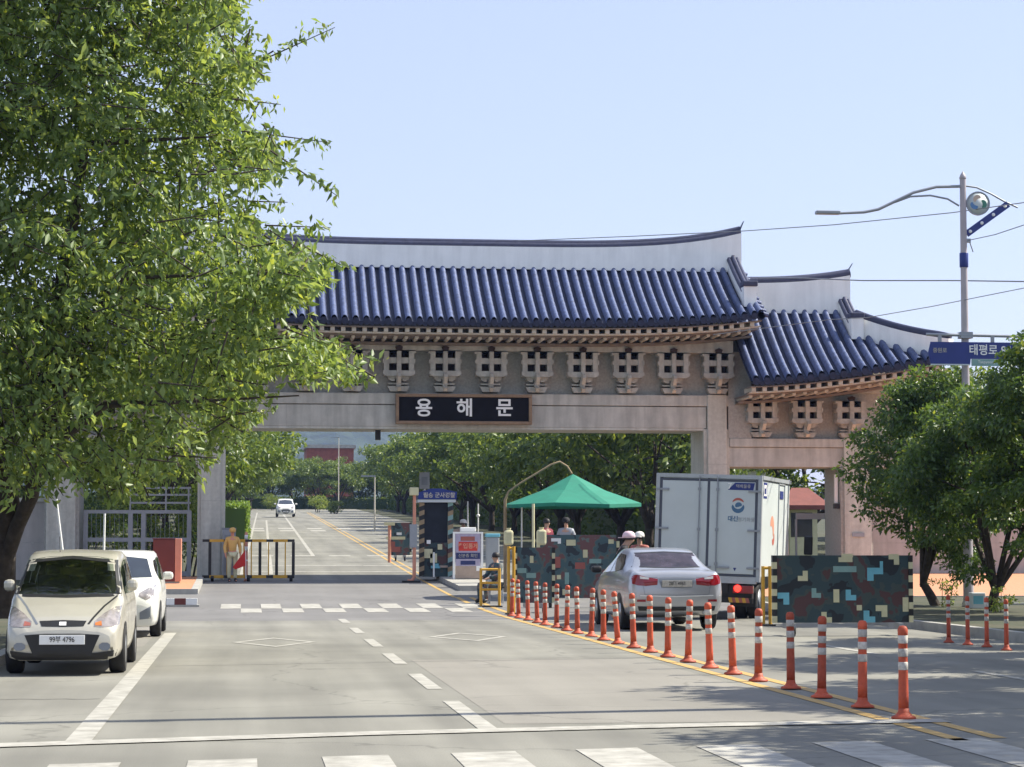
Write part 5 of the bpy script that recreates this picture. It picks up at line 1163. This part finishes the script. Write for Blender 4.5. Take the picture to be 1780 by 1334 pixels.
# small blue-topped bin-like case
x = XA(856, 66); r = empty('storage_case', (x, 66, gz(66)+.13), 'grey case with a sky blue lid behind the seated guard', 'case')
MB().box(-.18, .18, -.2, .2, 0, ZA(934, 66)-gz(66)-.13, bev=.03).build('case_body', 'haze_grey', r); MB().box(-.2, .2, -.22, .22, ZA(934, 66)-gz(66)-.128, ZA(928, 66)-gz(66)-.13, bev=.02).build('lid', 'cyan', r)
for i, (px, py, Y, lab) in enumerate(((884, 932, 56, 'cream sack on the left end of the short barrier'), (941, 932, 53.5, 'cream sack on the long barrier near the cream pole'))):
    p = at(px, py+16, Y); r = empty('sandbag', p, lab, 'sandbag'); MB().box(-.11, .11, -.1, .1, 0, .36, bev=.05).build('sack', 'cream', r); MB().tube([(0, 0, .33), (0, 0, .42)], [.04, .06], 8).build('neck', 'cream', r)
# low walls by the right pavement
for i, (pa, pb_, py, Y, m, lab) in enumerate(((1588, 1664, 1044, 58, 'kerb', 'low pale concrete planter wall behind the left right-hand tree'), (1752, 1800, 1055, 52, 'white', 'low white planter wall at the right edge of the picture'))):
    x0, x1 = XA(pa, Y), XA(pb_, Y); r = empty('planter_wall', ((x0+x1)/2, Y, gz(Y)+.12), lab, 'planter'); W = x1-x0; h = ZA(py, Y)-gz(Y)-.12
    MB().box(-W/2, W/2, -.12, .12, 0, h).build('wall', m, r); MB().box(-W/2-.02, W/2+.02, -.15, .15, h+.002, h+.05).build('coping', 'granite2', r)
x = XA(1697, 49.5); r = empty('litter_bin', (x, 49.5, .13), 'pale blue and white box at the foot of the lamp pole', 'box')
MB().box(-.16, .16, -.12, .12, 0, .35, bev=.02).build('box_body', 'boxwhite', r); MB().box(-.12, .1, -.126, -.121, .1, .28).build('blue_sheet', 'cyan', r)
rg = np.random.default_rng(21)
for i, (px, Y, h, lab) in enumerate(((1636, 50.5, .6, 'small yellow green weed at the foot of the left right-hand tree'), (1738, 46.5, .5, 'small green weed at the foot of the right tree trunk'))):
    r = empty('weed', (XA(px, Y), Y, .12), lab, 'plant'); pp, dd = crown_points(rg, [(rg.uniform(-.25, .25), rg.uniform(-.2, .2), rg.uniform(.1, h)) for _ in range(8)], .14, 400); leaves('foliage', pp, dd, .07, LEAF, (.2, .3, .1, .4), 30+i, r); MB().use('bark').tube([(0, 0, 0), (.02, 0, h)], [.01, .004], 5).build('stem', parent=r)
# pavilion behind the gate at right
x0, x1 = XA(1372, 92), XA(1440, 92); cx = (x0+x1)/2; W = x1-x0; g = gz(92)
r = empty('guard_house', (cx, 93, g), 'small guard house with a red brown hipped roof seen through the side opening', 'guard house'); ze_, zt2 = ZA(878, 92, 1400)-g, ZA(846, 92, 1400)-g
MB().box(-W/2+.25, W/2-.2, 0, 2.2, 0, ze_-.1).build('wall', 'cream', r)
MB().add([(-W/2-.1, -.4, ze_), (W/2+.3, -.4, ze_), (W/2+.3, 2.6, ze_), (-W/2-.1, 2.6, ze_), (-.2, 1.1, zt2), (.5, 1.1, zt2)], [(0, 1, 5, 4), (1, 2, 5), (2, 3, 4, 5), (3, 0, 4), (0, 1, 2, 3)]).build('roof', 'redroof', r)
MB().box(-W/2-.1, W/2+.3, -.4, -.34, ze_-.18, ze_-.002).build('fascia', 'redroof', r); MB().box(-.5, .4, -.02, -.003, .9, 1.9).build('window', 'glass', r)
x0, x1 = XA(1384, 74.5), XA(1452, 74.5); r = empty('crossbar', ((x0+x1)/2, 74.5, gz(74)), 'grey horizontal bar across the right side opening', 'railing')
zb = ZA(903, 74.5, 1420)-gz(74); MB().box(x0-(x0+x1)/2, x1-(x0+x1)/2, -.05, .05, zb, zb+.2).build('rail', 'steel', r)
for s in (0, 1): MB().box((x0-x1)/2+s*(x1-x0)-.03, (x0-x1)/2+s*(x1-x0)+.03, -.04, .04, 0, zb-.002).build('post', 'steel', r)
o = tag(MB().box(-.05, .05, -.05, .05, 0, ZA(824, 71.7, 1457)-ZA(874, 71.7, 1457)).build('white_tube', 'white', None), 'white tube fixed upright on the inner face of the right side pillar', 'tube'); o.location = (18.86, 72.3, ZA(874, 71.7, 1457))
o = tag(MB().box(-.09, .09, -.09, .09, 0, .16).build('lamp_box', 'black', None), 'small black lamp box below the white tube on the side pillar', 'lamp'); o.location = (18.86, 72.25, ZA(884, 71.7, 1457))

# ---------------------------------------------------------------- lamp pole, street sign, cables
Y = 50.5; lx = XA(1684, Y, 1060); lp = empty('street_lamp', (lx, Y, .13), 'tall street lamp with curved arms, round emblem and blue perforated brace', 'street lamp'); O = Vector((lx, Y, .13))
ztop = ZA(312, Y, 1664)
topx = XA(1664, Y, 312); P_ = lambda t: Vector((0, 0, t*(ztop-.13)))
b = MB().use('poledark'); b.tube([P_(0), P_(.3), P_(.6), P_(1)], [.12, .10, .085, .07], 14); b.use('pole').lathe([(.16, 0), (.15, .1), (.125, .14)], 14); b.use('poledark').lathe([(.07, 0), (.085, .03), (.06, .10), (.02, .16), (0, .2)], 12, Matrix.Translation(P_(1))); b.build('pole', parent=lp)
zz = lambda py: ZA(py, Y, 1665)-.13
def LP(px, py): p = at(px, py, Y)-O; dx = XA(1664, Y, py)-XA(1664, Y, 312); return Vector((p.x-(XA(1666+(py-312)*.027, Y, py)-lx), 0, p.z))
arm = [(1666, 324), (1620, 325), (1580, 335), (1545, 352), (1520, 364), (1495, 369), (1452, 371)]
MB().tube([LP(*a) for a in arm], [.035]*6+[.03], 8).build('upper_arm', 'steel', lp)
MB().tube([LP(*a) for a in ((1660, 358), (1640, 346), (1610, 340), (1575, 342), (1548, 352))], .022, 8).build('lower_arm', 'steel', lp)
a, e = LP(1453, 371), LP(1411, 368); MB().box(e.x, a.x, -.1, .1, a.z-.03, a.z+.05, bev=.02).build('lamp_head', 'steel', lp)
MB().tube([LP(*a) for a in ((1668, 323), (1690, 326), (1715, 337), (1738, 350), (1762, 361))], .022, 8).build('bow', 'steel', lp)
a, e = LP(1674, 407), LP(1745, 355); d = (e-a).normalized(); nrm = Vector((-d.z, 0, d.x))*.075
bb = MB().use('navy'); vs = [a-nrm, a+nrm, e+nrm, e-nrm]; bb.add([v+Vector((0, -.03, 0)) for v in vs]+[v+Vector((0, .03, 0)) for v in vs], [(0,1,2,3), (4,5,6,7), (0,1,5,4), (1,2,6,5), (2,3,7,6), (3,0,4,7)])
bo_ = bb.build('brace', parent=lp); bo_['label'] = 'dark blue diagonal brace with four white holes'
for t in (.08, .36, .64, .92):
    p = a.lerp(e, t); MB().lathe([(.04, 0), (.04, .004)], 12, Matrix.Translation(p+Vector((0, -.0305, 0))) @ Matrix.Rotation(R(90), 4, 'X')).build('hole', 'white', bo_)
p = LP(1693, 354); em = MB().use('steel').lathe([(.25, -.03), (.275, -.03), (.275, .03), (.25, .03), (.25, -.03)], 28, Matrix.Translation(p) @ Matrix.Rotation(R(90), 4, 'X'), False, False); em.use('boxwhite').lathe([(.252, -.02), (.252, .02)], 28, Matrix.Translation(p) @ Matrix.Rotation(R(90), 4, 'X'))
emo = em.build('emblem', parent=lp)
M['emg'] = mat('emblem_green', (.05, .2, .14), .5, var=0); M['emb'] = mat('emblem_blue', (.1, .22, .42), .5, var=0); M['eml'] = mat('emblem_tan', (.55, .42, .33), .5, var=0)
for m2, a0, ox, oz in (('emb', 150, -.07, -.01), ('emg', -80, .07, -.02), ('eml', 40, 0, .07)):
    b = MB().use(m2); arcs(b, .03, .13, a0, a0+170, Matrix.Translation(p+Vector((ox, -.024, oz))) @ Matrix.Rotation(R(90), 4, 'X')); b.build('swirl', parent=emo)
MB().lathe([(.095, zz(465)), (.10, zz(465)+.01), (.10, zz(440)-.01), (.095, zz(440))], 14).build('blue_collar', 'navy', lp)
b = MB().use('steel'); b.box(.05, .16, -.03, .03, zz(422), zz(415)); b.tube([(.14, 0, zz(420)), (.22, 0, zz(438))], .015, 6); b.build('cable_bracket', parent=lp)
# street name sign on its own arm (fixed to the lamp pole)
sn = empty('street_sign', (lx, Y-.12, .13), 'dark blue street name sign hung from a horizontal arm on the lamp pole', 'sign')
xa_, xb_ = XA(1612, Y)-lx, XA(1788, Y)-lx; MB().tube([(xa_, 0, zz(583)), (xb_, 0, zz(585))], .035, 8).build('arm', 'steel', sn)
MB().box(-.14, .14, -.03, .22, zz(589), zz(578)).build('clamp', 'steel', sn)
x0, x1 = XA(1614, Y)-lx, XA(1768, Y)-lx; za_, zb_, zc_ = zz(596), zz(625), zz(634); xm = XA(1688, Y)-lx
s_ = MB().use('navy').prism([(x0, (za_+zc_)/2), (x0+.06, za_), (x1, za_), (x1, zb_), (xm, zb_), (xm-.01, zc_), (x0+.06, zc_)], 'y', -.05, -.02).build('sign_panel', parent=sn)
ed = MB().use('boxwhite').box(x0+.06, xm-.01, -.049, -.021, zc_-.03, zc_-.001); ed.build('edge', parent=s_)
text('street_name', '태평로 84', .26, (x1-.62, -.055, (za_+zb_)/2+.0), 'white', s_, bold=.004, sx=.95); text('district_name', '중원로', .12, (x0+.27, -.055, za_-.2), 'band', s_, bold=.002)
MB().box(xm+.02, x1-.3, -.05, -.02, zb_-.16, zb_-.004).build('lower_panel', 'teal', sn); text('roman_name', 'Taepyeong-ro', .09, (xm+.42, -.052, zb_-.07), 'white', sn, depth=.001)
for x in (x0+.28, x1-.55): MB().box(x-.04, x+.04, -.035, .0, za_-.02, zz(584)).build('hanger', 'steel', sn)
def cable(name, pts, Y, r, label):
    P = []
    for i in range(len(pts)-1):
        for t in range(6): P.append(at(pts[i][0]+(pts[i+1][0]-pts[i][0])*t/6, pts[i][1]+(pts[i+1][1]-pts[i][1])*t/6, (Y[0]+(Y[1]-Y[0])*(i+t/6)/(len(pts)-1))))
    P.append(at(*pts[-1], Y[1])); o = MB().tube(P, r, 5).build(name, 'alu'); tag(o, label, 'cable', 'overhead cables')
cable('overhead_cable', [(900, 419), (1100, 411), (1290, 402), (1450, 391), (1655, 370), (1790, 351)], (66, 48), .012, 'highest overhead cable running from the roof ridge to the lamp pole')
cable('overhead_cable', [(1316, 483), (1400, 484), (1500, 488), (1660, 488), (1800, 490)], (68, 55), .018, 'level overhead cable passing the side roof ridge')
cable('overhead_cable', [(1684, 418), (1730, 408), (1790, 388)], (50.5, 42), .010, 'short thin cable rising right from the lamp pole bracket')
cable('overhead_cable', [(1240, 582), (1440, 556), (1510, 552), (1620, 533), (1755, 506), (1800, 497)], (60, 46), .010, 'thin cable crossing low over the side roof tiles')
up = empty('utility_pole', (11.0, 21.9, 0), 'concrete utility pole on the right pavement outside the picture', 'utility pole'); MB().tube([(0, 0, 0), (0, 0, 14.5)], [.17, .1], 12).build('pole', 'kerb', up); MB().box(-.9, .9, -.05, .05, 13.6, 13.7).build('crossarm', 'steel', up)

# ---------------------------------------------------------------- people
def skinned(verts, edges, rad, m, name, parent, sub=1, extra=None):
    me = bpy.data.meshes.new(name); me.from_pydata(verts, edges, []); o = bpy.data.objects.new(name, me); COL.objects.link(o)
    sk = o.modifiers.new('s', 'SKIN'); sk.use_smooth_shade = True
    for i, r in enumerate(rad):
        v = me.skin_vertices[0].data[i]; v.radius = (r, r) if not hasattr(r, '__len__') else r; v.use_root = (i == 0)
    ss = o.modifiers.new('u', 'SUBSURF'); ss.levels = sub; ss.render_levels = sub
    bpy.context.view_layer.update(); nm = bpy.data.meshes.new_from_object(o.evaluated_get(bpy.context.evaluated_depsgraph_get())); bpy.data.objects.remove(o)
    nm.materials.clear(); nm.materials.append(M[m]); o = bpy.data.objects.new(name, nm); COL.objects.link(o); o.parent = parent
    return o
def person(loc, label, rz, top, bottom, hat=None, pose='stand', hairm='hair', name='person', skin='skin', cat='person', H=1.72):
    r = empty(name, loc, label, cat, rz=rz, sc=H/1.72)
    hz = .0; kn = .48
    J = {'pel': (0, 0, .93), 'sp': (0, 0, 1.12), 'ch': (0, 0, 1.32), 'nk': (0, .01, 1.46), 'hd': (0, -.01, 1.56), 'tp': (0, 0, 1.66)}
    for s, n in ((1, 'R'), (-1, 'L')):
        J['sh'+n] = (s*.17, 0, 1.38); J['hp'+n] = (s*.09, 0, .88); J['kn'+n] = (s*.1, -.02, .48); J['an'+n] = (s*.1, .02, .09); J['to'+n] = (s*.11, -.15, .04)
        J['el'+n] = (s*.25, .02, 1.12); J['wr'+n] = (s*.24, -.1, .90)
    if pose == 'lean':
        for k in ('sp', 'ch', 'nk', 'hd', 'tp', 'shR', 'shL'): x, y, z = J[k]; t = (z-.93); J[k] = (x, y-t*.45, z-t*.10)
        J['elR'] = (.3, -.35, 1.05); J['wrR'] = (.24, -.55, 1.08); J['elL'] = (-.25, -.3, 1.0); J['wrL'] = (-.2, -.5, .98)
    if pose == 'sit':
        for k in list(J): x, y, z = J[k]; J[k] = (x, y, z-.45) if z > .6 else (x, y, z)
        for n, s in (('R', 1), ('L', -1)): J['kn'+n] = (s*.14, -.42, .48); J['an'+n] = (s*.14, -.38, .09); J['to'+n] = (s*.15, -.52, .04); J['wr'+n] = (s*.14, -.32, .62); J['el'+n] = (s*.25, -.08, .70)
    if pose == 'point': J['elL'] = (-.42, -.05, 1.33); J['wrL'] = (-.64, -.12, 1.30); J['wrR'] = (.2, -.22, 1.2); J['elR'] = (.3, -.02, 1.12)
    ks = ['pel', 'sp', 'ch', 'nk', 'hd', 'tp']; rad = {'pel': (.12, .09), 'sp': (.11, .085), 'ch': (.135, .09), 'nk': (.05, .05), 'hd': (.078, .092), 'tp': (.06, .07)}
    V = [J[k] for k in ks]; RR = [rad[k] for k in ks]; E = [(0, 1), (1, 2), (2, 3), (3, 4), (4, 5)]; idx = {k: i for i, k in enumerate(ks)}
    def add(k, p, rr, fr): idx[k] = len(V); V.append(p); RR.append((rr, rr)); E.append((idx[fr], idx[k]))
    for n, s in (('R', 1), ('L', -1)):
        add('sh'+n, J['sh'+n], .055, 'ch'); add('el'+n, J['el'+n], .042, 'sh'+n); add('wr'+n, J['wr'+n], .028, 'el'+n)
        d = (Vector(J['wr'+n])-Vector(J['el'+n])).normalized(); w0 = Vector(J['wr'+n]); pm = w0+d*.07; add('pm'+n, tuple(pm), .032, 'wr'+n)
        side = Vector((0, 1, 0)) if abs(d.y) < .8 else Vector((1, 0, 0)); side = (side-d*side.dot(d)).normalized()
        for q in range(4):
            f1 = pm+side*((q-1.5)*.02)+d*.04; f2 = f1+d*(.035+.008*(q in (1, 2)))+Vector((-s*.012, 0, 0)); add('f%d%s' % (q, n), tuple(f1), .010, 'pm'+n); add('g%d%s' % (q, n), tuple(f2), .008, 'f%d%s' % (q, n))
        add('th'+n, tuple(w0+d*.03-side*.045), .011, 'wr'+n); add('tt'+n, tuple(w0+d*.075-side*.055), .009, 'th'+n)
        add('hp'+n, J['hp'+n], .085, 'pel'); add('kn'+n, J['kn'+n], .058, 'hp'+n); add('an'+n, J['an'+n], .04, 'kn'+n); add('to'+n, J['to'+n], .035, 'an'+n)
    hd = Vector(J['hd']); add('no', tuple(hd+Vector((0, -.105, .01))), .014, 'hd')
    skinned(V, E, RR, skin, 'body', r)
    def sub(keys, edges, rads, m, nm): skinned([J[k] for k in keys], edges, rads, m, nm, r)
    sub(['pel', 'sp', 'ch', 'shR', 'elR', 'wrR', 'shL', 'elL', 'wrL', 'nk'], [(0, 1), (1, 2), (2, 3), (3, 4), (4, 5), (2, 6), (6, 7), (7, 8), (2, 9)], [(.15, .12), (.14, .11), (.16, .12), .075, .06, .045, .075, .06, .045, .06], top, 'jacket')
    sub(['pel', 'hpR', 'knR', 'anR', 'hpL', 'knL', 'anL'], [(0, 1), (1, 2), (2, 3), (0, 4), (4, 5), (5, 6)], [(.14, .115), .1, .075, .06, .1, .075, .06], bottom, 'trousers')
    for n in 'RL': sub(['an'+n, 'to'+n], [(0, 1)], [.062, .05], 'black', 'boot')
    b = MB(); T = Matrix.Translation(hd+Vector((0, .012, .02))) @ Matrix.Diagonal((1, 1.15, 1.15, 1))
    b.lathe([(.088, .0), (.092, .03), (.085, .07), (.06, .105), (.0, .12)], 14, T); b.build('hair', hairm, r)
    if hat:
        b = MB(); T = Matrix.Translation(hd+Vector((0, .0, .055))) @ Matrix.Diagonal((1, 1.15, 1.1, 1)); b.lathe([(.105, 0), (.108, .03), (.095, .08), (.06, .11), (0, .12)], 16, T); b.box(-.08, .08, -.19, -.09, .055+hd.z-.0, .067+hd.z) if True else 0; b.build('hat', hat, r)
    b = MB().use('black')
    for s in (1, -1): b.lathe([(0, 0), (.011, .002), (.0, .006)], 8, Matrix.Translation(hd+Vector((s*.032, -.088, .015))) @ Matrix.Rotation(R(90), 4, 'X'))
    b.build('eyes', parent=r)
    return r
person((XA(805, 73), 73, gz(73)+.12), 'guard in a pale helmet standing behind the booth and poster board', R(20), 'tan', 'camo2', 'whitecap', 'point')
person((XA(862, 57), 57, gz(57)), 'dark haired guard in camouflage clothing sitting by the yellow railing', R(-60), 'camo2', 'camo2', None, 'sit')
o = MB().box(-.2, .2, -.2, .2, .38, .42).use('black'); o = empty('stool', (XA(862, 57), 57.05, gz(57)), 'small black stool under the seated guard', 'stool'); MB().box(-.2, .2, -.2, .2, .37, .41, bev=.01).build('seat', 'black', o)
for sx in (-1, 1):
    for sy in (-1, 1): MB().tube([(sx*.17, sy*.17, 0), (sx*.15, sy*.15, .368)], .015, 6).build('leg', 'steel', o)
person((XA(950, 66), 66, gz(66)+.14), 'person in a maroon top standing under the parasol behind the long barrier', R(40), 'maroon', 'darkcloth', None, 'stand', H=1.85)
person((XA(984, 66.5), 66.5, gz(66.5)+.14), 'person in grey standing in the shade under the parasol', R(-20), 'steel', 'darkcloth', 'darkcloth', 'stand', H=1.85)
person((XA(1066, 46.2), 46.2, 0), 'guard in a pale pink cap leaning towards the silver car', R(80), 'darkcloth', 'camo2', 'pinkcap', 'lean', H=1.85)
person((XA(1112, 52), 52, gz(52)), 'guard in a white helmet standing beside the truck', R(-30), 'rust', 'camo2', 'whitecap', 'stand', H=1.8)
mn = person((XA(404, 70.2), 70.2, gz(70.2)), 'orange vested traffic mannequin holding a red flag by the left pillar', R(10), 'vest', 'cream', 'vest', 'stand', hairm='vest', name='mannequin', skin='salmon', cat='mannequin', H=1.62)
fl = empty('flag', (XA(421, 69.9), 69.9, gz(70)), 'small red flag on a short staff beside the mannequin', 'flag'); MB().tube([(.12, 0, .1), (.1, 0, 1.0)], .012, 6).build('staff', 'white', fl)
MB().prism([(.1, .98), (-.28, .45), (-.2, .38), (.115, .5)], 'y', -.01, .01).build('cloth', 'redcloth', fl)

# ---------------------------------------------------------------- haze

hm = bpy.data.materials.new('haze'); hm.use_nodes = True; t = hm.node_tree; t.nodes.remove(t.nodes['Principled BSDF'])
pv = t.nodes.new('ShaderNodeVolumePrincipled'); pv.inputs['Color'].default_value = (.36, .52, 1, 1); pv.inputs['Density'].default_value = .00015; pv.inputs['Anisotropy'].default_value = .3
t.links.new(pv.outputs[0], t.nodes['Material Output'].inputs['Volume'])
hz = MB().box(-1600, 1600, -65, 3600, -2, 125).build('haze', hm); tag(hz, kind='stuff')
